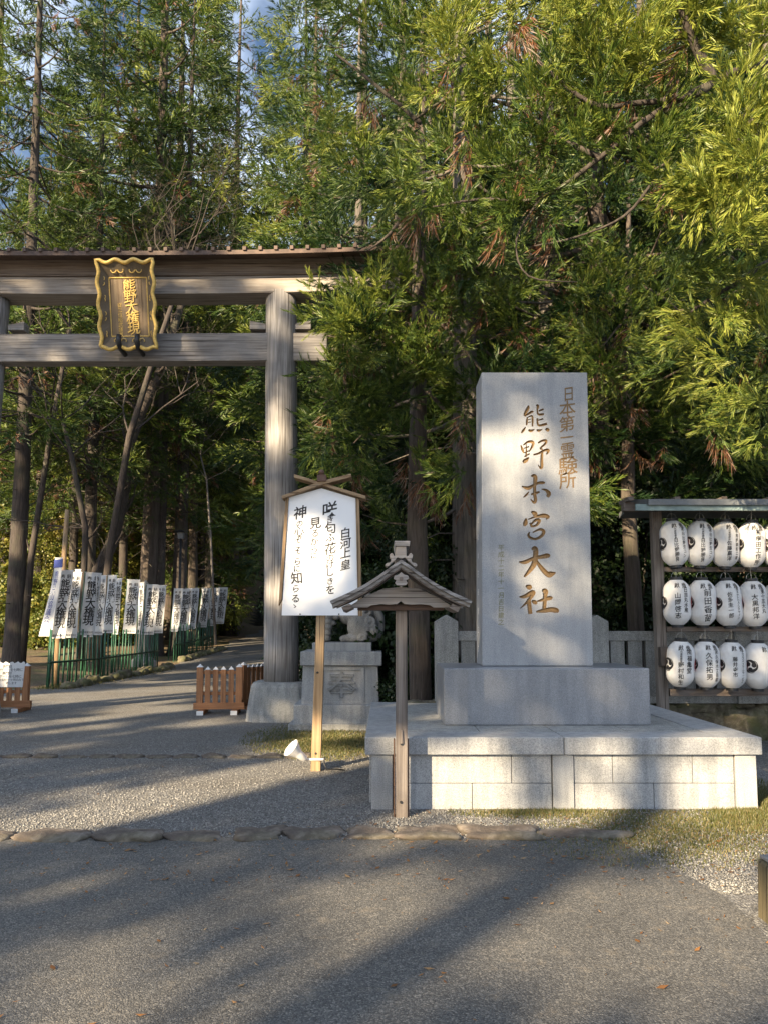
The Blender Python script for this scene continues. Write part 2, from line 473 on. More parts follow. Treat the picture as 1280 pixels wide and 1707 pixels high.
M['relief'] = granite('relief', (0.22, 0.22, 0.22), (0.32, 0.32, 0.32), 0.8)

M['wood_post'] = wood('wood_post', (0.15, 0.115, 0.09), (0.37, 0.315, 0.265), 'Z')
# ------------------------------------------------------------------ the setting
def path_z(Y): return 0.0 if Y < 28 else min((Y - 28) * 0.0533, 1.6)
def sstep(a, b, x):
    t = min(1, max(0, (x - a) / (b - a))); return t * t * (3 - 2 * t)
def tz(X, Y):
    z = path_z(Y)
    if Y > 58: z += 0.46 * min(Y - 58, 60)
    right = sstep(11.25, 11.6, Y) * sstep(0.2, 0.7, X) * 0.5
    right += max(0, Y - 13) * 0.12 * sstep(-2.0, 1.5, X) * (1 - sstep(50, 58, Y))
    left = sstep(-9.2, -13, X) * (0.25 + max(0, Y - 38) * 0.06) * sstep(14, 24, Y)
    return z + right + left
def grid(xs, ys, fz, name, mat):
    V = np.array([(x, y, fz(x, y)) for y in ys for x in xs]); nx = len(xs)
    F = np.array([(j * nx + i, j * nx + i + 1, (j + 1) * nx + i + 1, (j + 1) * nx + i) for j in range(len(ys) - 1) for i in range(nx - 1)])
    o = bpy.data.objects.new(name, np_mesh(name, V, F, mats=[mat], smooth=True)); COL.objects.link(o); return struct(o)
xs = [-400, -200, -120, -80, -60, -45, -35, -28, -22] + [-18 + 0.6 * i for i in range(50)] + [14, 18, 24, 32, 45, 60, 80, 120, 200, 400]
ys = [-400, -150, -60, -30, -10, 0, 4, 8, 10, 11, 11.25, 11.35, 11.45, 11.6, 12] + [13 + i for i in range(50)] + [66, 70, 76, 84, 95, 108, 118, 125, 160, 400, 900]
_rg = random.Random(3)
_n = {}
def rough_tz(x, y):
    z = tz(x, y) - 0.03
    if y > 16 and not (-9.5 < x < -1.5): z += 0.16 * (_rg.random() - 0.5)
    return z
grid(xs, ys, rough_tz, "ground", M['soil'])

# gravel forecourt and path: rows with their own left and right limits
def strip(rows, ncol, fz, name, mat):
    V = []; 
    for (y, x0, x1) in rows:
        for i in range(ncol + 1):
            x = x0 + (x1 - x0) * i / ncol; V.append((x, y, fz(x, y)))
    n = ncol + 1
    F = np.array([(j * n + i, j * n + i + 1, (j + 1) * n + i + 1, (j + 1) * n + i) for j in range(len(rows) - 1) for i in range(ncol)])
    o = bpy.data.objects.new(name, np_mesh(name, np.array(V), F, mats=[mat])); COL.objects.link(o); return struct(o)
rows = []
for i in range(110):
    y = -2 + i * 0.565
    if y > 58.2: break
    x1 = 9.0 if y < 11.1 else (0.4 if y < 13 else -1.2)
    if y > 16: x1 = -2.6 + 0.15 * math.sin(y)
    x0 = -16 if y < 17 else -8.2 + 0.2 * math.sin(y * 1.3)
    if 17 <= y < 20: x0 = -16 + (y - 17) / 3 * 7.8
    rows.append((y, x0, x1))
strip(rows, 24, lambda x, y: path_z(y) - 0.004, "gravel_path", M['gravel'])
# asphalt road in front, its right end cut off along a diagonal
arows = []
for px, py in ((1300, 1600), (1285, 1570), (1215, 1500), (1130, 1450), (1060, 1415), (1010, 1398)):
    p = gnd(px, py); arows.append((p.y, -20.0, p.x))
arows = [(-12, -20.0, 9.0), (-2, -20.0, 6.0), (2.6, -20.0, 3.0)] + arows + [(6.0, -20.0, 1.60)]
strip(arows, 30, lambda x, y: 0.002, "asphalt_road", M['asphalt'])

# ------------------------------------------------------------------ stones
def rock_verts(rng, d, n=9, lump=0.25, square=3.0, fine=0.0):
    """an irregular squarish stone of size d"""
    mb = MB(); mb.ball((0, 0, 0), 1.0, n)
    ph = [rng.random() * 6.28 for _ in range(9)]; out = []
    for x, y, z in mb.v:
        k = (abs(x) ** square + abs(y) ** square + abs(z) ** square) ** (-1 / square)
        k *= 1 + lump * (0.5 * math.sin(3 * x + ph[0]) * math.sin(3 * y + ph[1]) + 0.4 * math.sin(5 * y + ph[2] + 2 * z) + 0.3 * math.sin(6 * x + 5 * z + ph[3]) + 0.2 * (rng.random() - 0.5))
        k *= 1 + fine * (0.5 * math.sin(11 * x + ph[4] + 4 * y) + 0.5 * math.sin(17 * y + ph[5] + 6 * x) + 0.4 * math.sin(23 * x + 9 * z + ph[6]) + 0.6 * (rng.random() - 0.5))
        out.append((x * k * d[0] / 2, y * k * d[1] / 2, z * k * d[2] / 2))
    return out, mb.f
def stone(name, label, loc, d, mat, seed, group, rz=0.0, cat="stone", lump=0.25, n=9, fine=0.0, square=3.0):
    rng = random.Random(seed); V, F = rock_verts(rng, d, n, lump, square, fine)
    mb = MB(); mb.add(V, F); o = mb.build(name, mat, smooth=True); o.location = loc; o.rotation_euler = (0, 0, rz)
    return tag(o, label, cat, group)
kerb = [(-30, 18), (22, 150), (152, 268), (277, 366), (388, 470), (472, 570), (578, 655), (660, 768), (772, 900), (905, 1058)]
for i, (a, b) in enumerate(kerb):
    p = gnd(a, 1398 - (4 if i > 3 else 0)); q = gnd(b, 1398 - (4 if i > 3 else 0))
    stone("kerb_stone", "flat rough brown kerb stone along the asphalt, %s from the left" % ORD[i], ((p.x + q.x) / 2, p.y + 0.05, -0.022), (q.x - p.x - 0.01, 0.27 + 0.07 * (i * 5 % 3) / 2, 0.095 + 0.03 * (i * 7 % 3) / 2), M['rock'], 40 + i, "rough stones edging the asphalt", cat="kerb stone", lump=0.22, n=24, fine=0.05, square=6.0)
for i in range(12):
    a = -40 + i * 47; p = gnd(a, 1262); q = gnd(a + 44, 1262)
    stone("edging_stone", "thin dark edging stone sunk in the gravel, %s from the left" % ORD[i], ((p.x + q.x) / 2, p.y, -0.01), (q.x - p.x, 0.16, 0.07 + 0.015 * (i % 3)), M['rock'], 80 + i, "sunken stones across the gravel", cat="edging stone")

# ------------------------------------------------------------------ helper: parts built in world coordinates under a root
def W(mb, name, mats, root, **k):
    o = mb.build(name, mats, root, **k)
    o.location = -Vector(root.location)
    return o
def front(Y, d0=0.003):
    """flat writing on an upright face at depth Y, given in photograph pixels"""
    def f(px, py, d): 
        p = at(px, -py, Y); p.y = Y - d0 - d; return p
    return f
def px_items(items): return [(it[0], it[1], -it[2], it[3]) + tuple(it[4:]) for it in items]

# ------------------------------------------------------------------ stone platform
PF = 6.9
xl, xr = at(615, 1340, PF).x, at(1264, 1340, PF).x
zt = at(640, 1229, PF - 0.03).z
PB = 9.95
t = thing("stone_platform", "low pale granite platform of blocks and coping slabs under the tall monument", "platform", ((xl + xr) / 2, PF, 0))
th = 0.152
mb = MB(); cw = 0.36; g = 0.003
xm = at(938, 1240, PF).x
o = 0.035
mb.box(((xl - o + xm - g) / 2, PF - o + cw / 2, zt - th / 2), (xm - g - xl + o, cw, th))
mb.box(((xr + o + xm + g) / 2, PF - o + cw / 2, zt - th / 2), (xr + o - xm - g, cw, th))
for sx in (xl - o + cw / 2, xr + o - cw / 2):
    mb.box((sx, (PF - o + cw + PB + o) / 2 + g, zt - th / 2), (cw, PB - PF + 2 * o - cw - 2 * g, th))
W(mb, "coping", M['granite'], t, bevel=0.008)
mb = MB(); n = 4; ax, bx_ = xl - o + cw + 2 * g, xr + o - cw - 2 * g
for i in range(n):
    for j in range(2):
        wx = (bx_ - ax) / n; wy = (PB - PF - cw) / 2
        mb.box((ax + wx * (i + 0.5), PF - o + cw + 2 * g + wy * (j + 0.5), zt - th / 2 - 0.004), (wx - 2 * g, wy - 2 * g, th))
W(mb, "deck_slab", M['granite_warm'], t, bevel=0.004)
mb = MB(); zf = zt - th - 0.004
def xp(px): return at(px, 1300, PF).x
for a, b in ((619, 654), (921, 956), (1226, 1261)):
    mb.box(((xp(a) + xp(b)) / 2, PF + 0.12, zf / 2 - 0.05), (xp(b) - xp(a), 0.24, zf + 0.1))
zc = zf - 0.25
for a, b, top in ((655, 853, 1), (853, 920, 1), (957, 1022, 1), (1022, 1156, 1), (1156, 1225, 1), (655, 787, 0), (787, 920, 0), (957, 1090, 0), (1090, 1225, 0)):
    z0, z1 = (zc + 0.002, zf) if top else (-0.1, zc - 0.002)
    mb.box(((xp(a) + xp(b)) / 2, PF + 0.14, (z0 + z1) / 2), (xp(b) - xp(a) - 0.005, 0.24, z1 - z0))
for sx in (xl + 0.1, xr - 0.1):
    for k in range(4):
        wy = (PB - PF - 0.28) / 4
        mb.box((sx, PF + 0.27 + wy * (k + 0.5), zf / 2 - 0.05), (0.2, wy - 0.004, zf + 0.1))
W(mb, "face_block", M['granite'], t, bevel=0.005)
mb = MB(); mb.box(((xl + xr) / 2, (PF + PB) / 2 + 0.1, zf / 2 - 0.1), (xr - xl - 0.45, PB - PF - 0.5, zf)); W(mb, "core", M['concrete'], t)

# ------------------------------------------------------------------ stone monument
def brush(pts, sc, ox, oy, k=6):
    """a brush stroke: points (x, y, width) smoothed, returned as an outline in photograph pixels"""
    P = [(ox + x * sc, oy + y * sc, w_ * sc) for x, y, w_ in pts]
    Q = []
    for i in range(len(P) - 1):
        p0 = P[max(i - 1, 0)]; p1 = P[i]; p2 = P[i + 1]; p3 = P[min(i + 2, len(P) - 1)]
        for j in range(k):
            u = j / k
            Q.append(tuple(0.5 * ((2 * b) + (c - a) * u + (2 * a - 5 * b + 4 * c - d) * u * u + (3 * b - a - 3 * c + d) * u ** 3) for a, b, c, d in zip(p0, p1, p2, p3)))
    Q.append(P[-1])
    return Q
B5 = (0.1172, 840, 640); B6 = (0.1641, 820, 780)
STROKES = [(B5, s) for s in (
 [(342, 305, 18), (335, 345, 46), (300, 410, 44), (280, 455, 26)], [(285, 460, 22), (340, 425, 30), (395, 395, 36), (402, 410, 12)],
 [(325, 470, 18), (320, 530, 30), (315, 590, 22)], [(330, 475, 14), (390, 455, 24), (400, 520, 30), (398, 605, 20)], [(338, 508, 12), (372, 500, 16)], [(335, 548, 12), (378, 541, 16)],
 [(455, 295, 26), (475, 320, 42), (468, 370, 24), (478, 428, 28), (520, 435, 34), (562, 428, 26)], [(488, 384, 20), (525, 370, 26), (557, 356, 24)],
 [(468, 488, 24), (470, 550, 28), (490, 590, 30), (560, 580, 36), (605, 565, 36)], [(480, 517, 16), (552, 495, 24)],
 [(302, 612, 12), (270, 660, 36), (240, 697, 18)], [(342, 650, 22), (375, 668, 42), (428, 645, 12)], [(458, 650, 20), (490, 664, 38), (537, 645, 12)], [(585, 635, 30), (615, 653, 54), (638, 665, 30)],
 [(233, 870, 14), (255, 930, 38), (277, 985, 16)], [(268, 872, 18), (330, 826, 34), (398, 826, 44), (402, 875, 38), (350, 965, 16)], [(275, 917, 14), (352, 890, 20)], [(310, 850, 12), (312, 960, 22), (305, 1040, 26)],
 [(280, 980, 14), (350, 950, 18)], [(282, 1034, 18), (360, 992, 22)], [(262, 1115, 40), (300, 1090, 62), (350, 1045, 16)],
 [(478, 842, 22), (530, 810, 30), (590, 806, 38), (580, 850, 32), (512, 915, 26), (545, 932, 22)], [(412, 1007, 24), (480, 990, 30), (570, 945, 36), (625, 946, 44), (598, 1005, 18)],
 [(535, 975, 36), (530, 1080, 42), (530, 1175, 46), (512, 1198, 28), (478, 1148, 10)],
 [(378, 1312, 20), (425, 1308, 56), (440, 1350, 62), (430, 1450, 46), (430, 1560, 46), (440, 1650, 50), (420, 1688, 36), (373, 1638, 12)],
 [(248, 1455, 18), (330, 1482, 54), (410, 1445, 40), (480, 1410, 38), (540, 1406, 46), (578, 1405, 22)], [(348, 1532, 12), (310, 1580, 32), (268, 1617, 10)], [(525, 1495, 10), (590, 1512, 42), (632, 1560, 62), (610, 1608, 44)], [(378, 1572, 22), (440, 1555, 42), (502, 1533, 22)])]
STROKES += [(B6, s) for s in (
 [(395, 442, 18), (430, 465, 52), (440, 492, 38)], [(342, 512, 16), (335, 560, 48), (322, 592, 20)], [(362, 522, 10), (440, 496, 24), (520, 485, 46), (570, 497, 28), (542, 522, 12)],
 [(383, 558, 18), (402, 600, 28)], [(390, 575, 16), (440, 530, 30), (475, 535, 36), (450, 580, 26), (398, 597, 18)], [(380, 652, 12), (365, 680, 26), (385, 710, 28), (440, 722, 26), (500, 690, 32), (520, 645, 36), (480, 625, 26), (408, 657, 12)],
 [(398, 825, 20), (432, 820, 54), (440, 870, 54), (425, 970, 58), (380, 1040, 44), (323, 1107, 22)], [(448, 945, 26), (500, 1020, 46), (560, 1080, 54), (590, 1080, 62), (642, 1063, 14)], [(268, 955, 12), (330, 957, 42), (420, 917, 34), (500, 903, 42), (560, 893, 50), (580, 905, 26)],
 [(338, 1198, 20), (375, 1212, 56), (397, 1227, 26)], [(273, 1311, 14), (330, 1305, 42), (410, 1263, 50), (400, 1300, 40), (345, 1370, 26), (283, 1427, 8)], [(370, 1330, 38), (375, 1400, 44), (385, 1484, 42)], [(398, 1350, 18), (430, 1365, 46), (452, 1382, 18)],
 [(503, 1243, 24), (535, 1255, 62), (535, 1310, 42), (525, 1430, 42)], [(453, 1356, 14), (520, 1338, 36), (585, 1322, 44), (608, 1330, 22)], [(443, 1461, 18), (520, 1450, 44), (600, 1440, 52), (650, 1450, 54), (666, 1470, 18)])]

MF, MBK = 8.05, 8.55
t = thing("stone_monument", "tall grey granite shrine monument with carved brown characters on its polished plinth", "monument", (at(895, 1110, MF).x, 8.3, zt))
zp = at(900, 1113.5, 7.7).z
a0, a1 = at(739.5, 1160, 7.7).x, at(1083, 1160, 7.7).x
mb = MB(); mb.box(((a0 + a1) / 2, 8.25, (zt + zp) / 2 - 0.002), (a1 - a0, 1.1, zp - zt)); W(mb, "plinth", M['granite_polish'], t, bevel=0.012)
bl, br = at(803.2, 1108.5, MF), at(988, 1108.5, MF); tl, tr = at(802, 620.6, MF), at(978, 621, MF)
shaft = MB()
V = [(bl.x, MF, zp + 0.002), (br.x, MF, zp + 0.002), (br.x, MBK, zp + 0.002), (bl.x, MBK, zp + 0.002), (tl.x, MF, tl.z), (tr.x, MF, tl.z), (tr.x, MBK, tl.z), (tl.x, MBK, tl.z)]
shaft.add(V, [(3, 2, 1, 0), (4, 5, 6, 7), (0, 1, 5, 4), (1, 2, 6, 5), (2, 3, 7, 6), (3, 0, 4, 7)])
so = W(shaft, "shaft", M['granite_mono'], t, bevel=0.008)
so.data.materials.append(M['carved_brown'])
cut = MB()
def cut_stroke(Q, depth):
    """a groove: wide at the face, narrower at its floor"""
    n = len(Q); L = []; Rr = []
    for i, (x, y, w_) in enumerate(Q):
        a = Q[max(i - 1, 0)]; b = Q[min(i + 1, n - 1)]
        dx, dy = b[0] - a[0], b[1] - a[1]; l = math.hypot(dx, dy) or 1; nx, ny = -dy / l, dx / l
        L.append((x, y, nx, ny, w_ / 2))
    rings = []
    for x, y, nx, ny, h in L:
        r = []
        for sgn, k, yy in ((1, 1.05, MF - 0.006), (1, 1.0, MF), (1, 0.5, MF + depth), (-1, 0.5, MF + depth), (-1, 1.0, MF), (-1, 1.05, MF - 0.006)):
            p = at(x + nx * h * k * sgn, y + ny * h * k * sgn, MF); r.append((p.x, yy, p.z))
        rings.append(r)
    V = [p for r in rings for p in r]; F = []
    for i in range(n - 1):
        for k in range(6):
            k2 = (k + 1) % 6; F.append((i * 6 + k, i * 6 + k2, (i + 1) * 6 + k2, (i + 1) * 6 + k))
    F.append((5, 4, 3, 2, 1, 0)); F.append(tuple((n - 1) * 6 + k for k in range(6)))
    cut.add(V, F)
for (sc, ox, oy), s in STROKES: cut_stroke(brush(s, sc, ox, oy), 0.022)
_pl = lambda px, py, d: (lambda p: Vector((p.x, MF - d * 1.0, p.z)))(at(px, -py, MF))
small = [("日", 947, 657, 23, 0.75), ("本", 945, 681.5, 25), ("第", 944, 707, 24), ("一", 944, 729.5, 20), ("霊", 945, 751.5, 26, 0.85), ("験", 946, 777, 27, 1.1), ("所", 945, 801, 26)]
W(cut, "cutter", M['carved_brown'], t)
cutter = [x for x in t.children if x.name.startswith("cutter")][0]
bo = so.modifiers.new("carve", 'BOOLEAN'); bo.object = cutter; bo.operation = 'DIFFERENCE'; bo.solver = 'EXACT'; bo.use_self = True; bo.material_mode = 'TRANSFER'
dg = bpy.context.evaluated_depsgraph_get(); dg.update()
nm = bpy.data.meshes.new_from_object(so.evaluated_get(dg))
print("carved shaft faces", len(nm.polygons), [m.name for m in nm.materials])
so.modifiers.clear()
if len(nm.polygons) > 300: so.data = nm; nm.name = "shaft"
bpy.data.objects.remove(cutter)
mb = MB(); write(mb, px_items(small), front(MF), off=0.008, skew=0.16, jit=0.1)
W(mb, "inscription", M['carved_brown'], t, fix=False)
mb = MB(); write(mb, px_items([(c, 834.5, 913 + i * 11.3, 9.5) for i, c in enumerate("平成十二年十一月吉日建之")]), front(MF), skew=0.05)
W(mb, "date_inscription", plain('date_green', (0.17, 0.165, 0.08), 0.7), t, fix=False)
mb = MB(); rs = random.Random(4)
def side_place(x, z, d): return Vector((bl.x + (tl.x - bl.x) * (z - zp) / (tl.z - zp) - 0.003, x, z))
write(mb, [(c, MF + 0.30, tl.z - 0.55 - i * 0.2, 0.075) for i, c in enumerate("熊野本宮大社奉納石碑建立之")], side_place)
W(mb, "side_inscription", M['white_paint'], t, fix=False)

# ------------------------------------------------------------------ retaining wall and stone fence behind the monument
FY = 10.9
t = thing("stone_wall", "dry stone retaining wall of mossy boulders beneath the stone fence and lanterns", "wall", (4.0, 11.2, 0))
mb = MB(); rs = random.Random(11)
x = 0.55; 
for row, (z, hh) in enumerate(((0.16, 0.50), (0.44, 0.16))):
    x = 0.5 - 0.2 * row
    while x < 8.5:
        wd = rs.uniform(0.45, 0.95) if row == 0 else rs.uniform(0.25, 0.6)
        V, F = rock_verts(rs, (wd * 1.10, 0.5, hh * 1.15), 14, 0.24, 4.5, 0.05)
        yy = 11.12 + 0.04 * row + rs.uniform(-0.05, 0.05)
        mb.add([(p[0] + x + wd / 2, p[1] + yy, p[2] + z + rs.uniform(-0.0, 0.0)) for p in V], F); x += wd
W(mb, "boulders", M['rock_mossy'], t, smooth=True)
mb = MB(); mb.box((4.4, 11.16, 0.24), (8.0, 0.24, 0.40)); W(mb, "backing", M['soil'], t)

t = thing("stone_fence", "grey granite shrine fence of square posts and pickets behind the monument and lanterns", "fence", (2.5, FY, 0.5))
def fx(px): return at(px, 1060, FY).x
zb = 0.52; zr1, zr0 = at(900, 1052, FY).z, at(900, 1068, FY).z
posts = [743.5, 992, 1240]
for p in posts:
    mb = MB(); c = fx(p); hw = 0.158; ztop = at(p, 1025, FY).z; zsh = at(p, 1036, FY).z
    mb.add([(c + sx * hw, FY - 0.1 + sy * 0.28, z) for z in (zb, zsh) for sx, sy in ((-1, 0), (1, 0), (1, 1), (-1, 1))] + [(c, FY - 0.1, ztop), (c, FY + 0.18, ztop)],
           [(3, 2, 1, 0), (0, 1, 5, 8, 4), (2, 3, 7, 9, 6), (1, 2, 6, 5), (3, 0, 4, 7), (5, 6, 9, 8), (7, 4, 8, 9)])
    W(mb, "post", M['granite_warm'], t, bevel=0.008)
segs = [(posts[0], posts[1]), (posts[1], posts[2]), (posts[2], 1500)]
mb = MB(); mb2 = MB()
for a, b in segs:
    x0, x1 = fx(a) + 0.16, fx(b) - 0.16
    mb.box(((x0 + x1) / 2, FY + 0.05, (zr0 + zr1) / 2), (x1 - x0, 0.15, zr1 - zr0))
    mb2.box(((x0 + x1) / 2, FY + 0.05, zb + 0.05), (x1 - x0, 0.2, 0.1))
W(mb, "rail", M['granite_warm'], t, bevel=0.005); W(mb2, "base_rail", M['granite_warm'], t, bevel=0.005)
for a, b in segs:
    k = 0
    q = a + 24.5
    while q + 22 < b - 14:
        c0, c1 = fx(q), fx(q + 23)
        mb = MB(); mb.box(((c0 + c1) / 2, FY + 0.05, (zb + 0.1 + zr0) / 2), (c1 - c0, 0.1, zr0 - zb - 0.1)); W(mb, "picket", M['granite_warm'], t)
        q += 29.2

# ------------------------------------------------------------------ lantern stand
LY = 10.3
t = thing("lantern_stand", "weathered timber lantern rack with a green copper roof, right of the monument", "lantern rack", (at(1098, 1190, LY).x, LY, 0))
def post(mb, pt, pb, w_, d, Y):
    a = at(*pt, Y); b = at(*pb, Y)
    V = []
    for q in (b, a):
        for sx, sy in ((-1, -1), (1, -1), (1, 1), (-1, 1)): V.append((q.x + sx * w_ / 2, Y + sy * d / 2, q.z))
    mb.add(V, [(3, 2, 1, 0), (4, 5, 6, 7), (0, 1, 5, 4), (1, 2, 6, 5), (2, 3, 7, 6), (3, 0, 4, 7)])
for dx in (0, 420):
    mb = MB(); post(mb, (1091.5 + dx, 853), (1106.5 + dx, 1245), 0.132, 0.13, LY + 0.0); W(mb, "post", M['wood_post'], t, bevel=0.012)
xe = at(1540, 900, LY).x
for y0, y1, x0 in ((945.6, 953.5, 1103), (1044.5, 1053, 1108), (1148, 1160, 1113)):
    z1, z0 = at(1100, y0, LY).z, at(1100, y1, LY).z
    mb = MB(); mb.box(((at(x0, y0, LY).x + xe) / 2, LY - 0.02, (z0 + z1) / 2), (xe - at(x0, y0, LY).x, 0.09, z1 - z0)); W(mb, "shelf_bar", M['wood_brown_x'], t, bevel=0.006)
zt_ = at(1090, 853, LY).z
mb = MB(); x0 = at(1037, 850, LY).x
mb.box(((x0 + xe) / 2, LY, zt_ + 0.06), (xe - x0, 0.12, 0.12)); W(mb, "top_beam", M['wood_brown_x'], t, bevel=0.006)
for k in range(7):
    mb = MB(); mb.box((x0 + 0.05 + k * 0.62, LY, zt_ + 0.145), (0.07, 0.42, 0.05)); W(mb, "rafter", M['wood_brown_x'], t)
zr = at(1090, 853, LY - 0.55).z
mb = MB(); xa = at(1056, 848, LY - 0.5).x
mb.box(((xa + xe) / 2, LY - 0.55, zr + 0.055), (xe - xa, 0.035, 0.085)); W(mb, "eave_board", M['copper'], t, bevel=0.005)
mb = MB(); xb = at(1031, 835, LY + 0.6).x
# two roof slopes in one closed profile along x
zr2 = at(1090, 842, LY - 0.6).z
prof = [(-0.62, zr2), (-0.62, zr2 + 0.075), (0, zr2 + 0.17), (0.62, zr2 + 0.075), (0.62, zr2), (0, zr2 + 0.10)]
V = [(xb, LY + y, z) for y, z in prof] + [(xe + 0.2, LY + y, z) for y, z in prof]; nn = len(prof)
mb.add(V, [(0, 1, 2, 5), (5, 2, 3, 4), (nn + 5, nn + 2, nn + 1, nn), (nn + 4, nn + 3, nn + 2, nn + 5)] + [(i, i + nn, (i + 1) % nn + nn, (i + 1) % nn) for i in range(nn)])
W(mb, "roof", M['copper_dark'], t)
mb = MB(); a = at(1097, 1078, LY - 0.1); b = at(1115, 1110, LY - 0.1)
mb.box(((a.x + b.x) / 2, LY - 0.12, (a.z + b.z) / 2), (b.x - a.x, 0.1, a.z - b.z))
bx = mb.build("junction_box", M['box_brown'], bevel=0.008); tag(bx, "small brown metal switch box fixed to the lantern rack's left post", "switch box")
for q, zz in ((1, a.z - 0.03), (1, b.z + 0.04)):
    mb = MB(); mb.box((b.x - 0.012, LY - 0.173, zz), (0.022, 0.008, 0.022)); mb.build("latch", M['steel'], bx)

# ------------------------------------------------------------------ paper lanterns
LR, LH = 0.177, 0.605
def prof_r(z):
    u = min(1, abs(z) / (LH / 2))
    return LR * (max(0.0, 1 - max(0, (u - 0.42) / 0.58) ** 2.4 * 0.62)) * (0.965 + 0.035 * math.cos(u * 1.2))
def lan_mesh():
    mb = MB(); pr = []; N = 66
    for i in range(N + 1):
        z = -LH / 2 + LH * i / N
        pr.append((prof_r(z) - (0.0042 if i % 2 else 0), z))
    mb.lathe(pr, 36, caps=False); me = mb.mesh("lantern_body"); me.materials.append(M['lantern_paper']); me.polygons.foreach_set("use_smooth", [True] * len(me.polygons)); return me
LBODY = lan_mesh()
def cap_mesh(z0, z1, r, name):
    mb = MB(); mb.lathe([(r * 0.98, z0), (r, z0), (r, z1), (r * 0.98, z1)], 28); me = mb.mesh(name); me.materials.append(M['black_iron']); return me
CAPT = cap_mesh(LH / 2 - 0.012, LH / 2 + 0.028, 0.078, "cap"); CAPB = cap_mesh(-LH / 2 - 0.028, -LH / 2 + 0.012, 0.074, "cap")
mb = MB(); mb.tube([(0.065 * math.cos(a), 0, LH / 2 + 0.02 + 0.085 * math.sin(a)) for a in [math.pi * i / 10 for i in range(11)]], 0.0028, 5)
mb.tube([(0, 0, LH / 2 + 0.02), (0, 0, LH / 2 + 0.15)], 0.003, 5)
RING = mb.mesh("hanger"); RING.materials.append(M['steel'])
def lan_place(x, z, d):
    th_ = x / LR; r = prof_r(z) + 0.0025
    return Vector((r * math.sin(th_), -r * math.cos(th_), z))
def tomoe(th0, mat, name):
    """three swirling commas in a disc"""
    mb = MB(); Rd = 0.088
    for k in range(3):
        a0 = 2 * math.pi * k / 3 + 0.4
        spine = []; 
        for i in range(15):
            u = i / 14; a = a0 + u * 2.75; r = Rd * (0.50 + 0.47 * min(1, u * 1.35) ** 0.9)
            wd = Rd * (0.30 * (1 - u) ** 1.3 + 0.03)
            if i == 0: wd *= 0.75
            spine.append((r, a, wd))
        V = []; F = []
        for r, a, wd in spine:
            for q in (-1, -0.33, 0.33, 1):
                rr = min(r + q * wd, Rd); V.append((rr * math.cos(a), rr * math.sin(a)))
        V2 = []
        for i in range(14):
            for q in range(3): F.append((i * 4 + q, i * 4 + q + 1, i * 4 + q + 5, i * 4 + q + 4))
        # round head
        r0, aa, w0 = spine[0]; w0 = Rd * 0.345; hx, hy = r0 * math.cos(aa), r0 * math.sin(aa); b0 = len(V)
        V.append((hx, hy))
        for ring in (0.5, 1.0):
            for j in range(14): V.append((hx + w0 * ring * math.cos(j * 0.4488), hy + w0 * ring * math.sin(j * 0.4488)))
        for j in range(14):
            j2 = (j + 1) % 14; F.append((b0, b0 + 1 + j, b0 + 1 + j2)); F.append((b0 + 1 + j, b0 + 15 + j, b0 + 15 + j2, b0 + 1 + j2))
        mb.add([lan_place(LR * th0 + x, y - 0.005, 0) for x, y in V], F)
    me = mb.mesh(name); me.materials.append(mat); return me
CRB = [tomoe(R(-82), M['ink'], "crest"), tomoe(R(-74), M['ink'], "crest"), tomoe(R(-88), M['ink'], "crest")]
CRR = tomoe(R(80), M['red_ink'], "crest")
BLANK = lambda s, z0, sz, st: column(s, 0, z0, sz, st)
# (photo centre x, centre y, turn in degrees, right column, left column, left's small title, label)
LT = [
 (1122.7, 906, 3, [("㈱日比野生コン", 0.16, 0.046)], [("代表取締役", 0.165, 0.026), ("日比野勝良", 0.02, 0.052)], "topmost row, nearest the rack's left post"),
 (1165.6, 906.5, 6, [("㈱日比野生コン", 0.16, 0.046)], [("代表取締役", 0.165, 0.026), ("日比野勝良", 0.02, 0.052)], "topmost row, second from the rack's left post"),
 (1207.6, 907.5, 9, [("㈱熊野建設工業", 0.16, 0.044)], [("代表取締役", 0.165, 0.026), ("佐藤嘉洋", 0.0, 0.056)], "topmost row, third from the rack's left post"),
 (1251, 908.5, 2, [], [("㈲横田工作所", 0.155, 0.066)], "topmost row, one broad column of large characters"),
 (1294, 909, 4, [], [("㈲熊野組", 0.14, 0.066)], "topmost row, cut by the photo's right edge"),
 (1127.5, 1004, -2, [("日吉丸水産", 0.155, 0.058)], [("山岡啓志", 0.08, 0.072)], "middle row, nearest the rack's left post"),
 (1169.5, 1004.5, 0, [], [("前田香苗", 0.13, 0.092)], "middle row, four very large characters in sunlight"),
 (1212, 1005.5, 2, [("㈲キナトワクシデザイン", 0.165, 0.036)], [("佐多圭一郎", 0.10, 0.058)], "middle row, third from the rack's left post"),
 (1254.7, 1006.5, -3, [("第十五大丸", 0.15, 0.056)], [("大黒邦洋", 0.08, 0.070)], "middle row, fourth from the rack's left post"),
 (1298, 1007, 0, [("熊野水産", 0.15, 0.056)], [("大野洋", 0.08, 0.070)], "middle row, cut by the photo's right edge"),
 (1133.5, 1106.5, -4, [("㈲福亀堂", 0.165, 0.070)], [("代表取締役", 0.165, 0.026), ("野村和生", 0.0, 0.064)], "bottom row, beside the switch box"),
 (1175.7, 1107.5, 6, [("㈱久保木工吾郎", 0.155, 0.048)], [("久保拓男", 0.11, 0.076)], "bottom row, second from the switch box"),
 (1219, 1108.5, 4, [("エヌスペステムサービス", 0.165, 0.037)], [("藤井寺市", 0.08, 0.056)], "bottom row, third from the switch box"),
 (1262, 1109.5, 22, [("㈲熊野鼓動", 0.165, 0.066)], [], "bottom row, showing its whole black crest"),
 (1305, 1110, 5, [("熊野鼓動", 0.165, 0.066)], [], "bottom row, cut by the photo's right edge"),
]
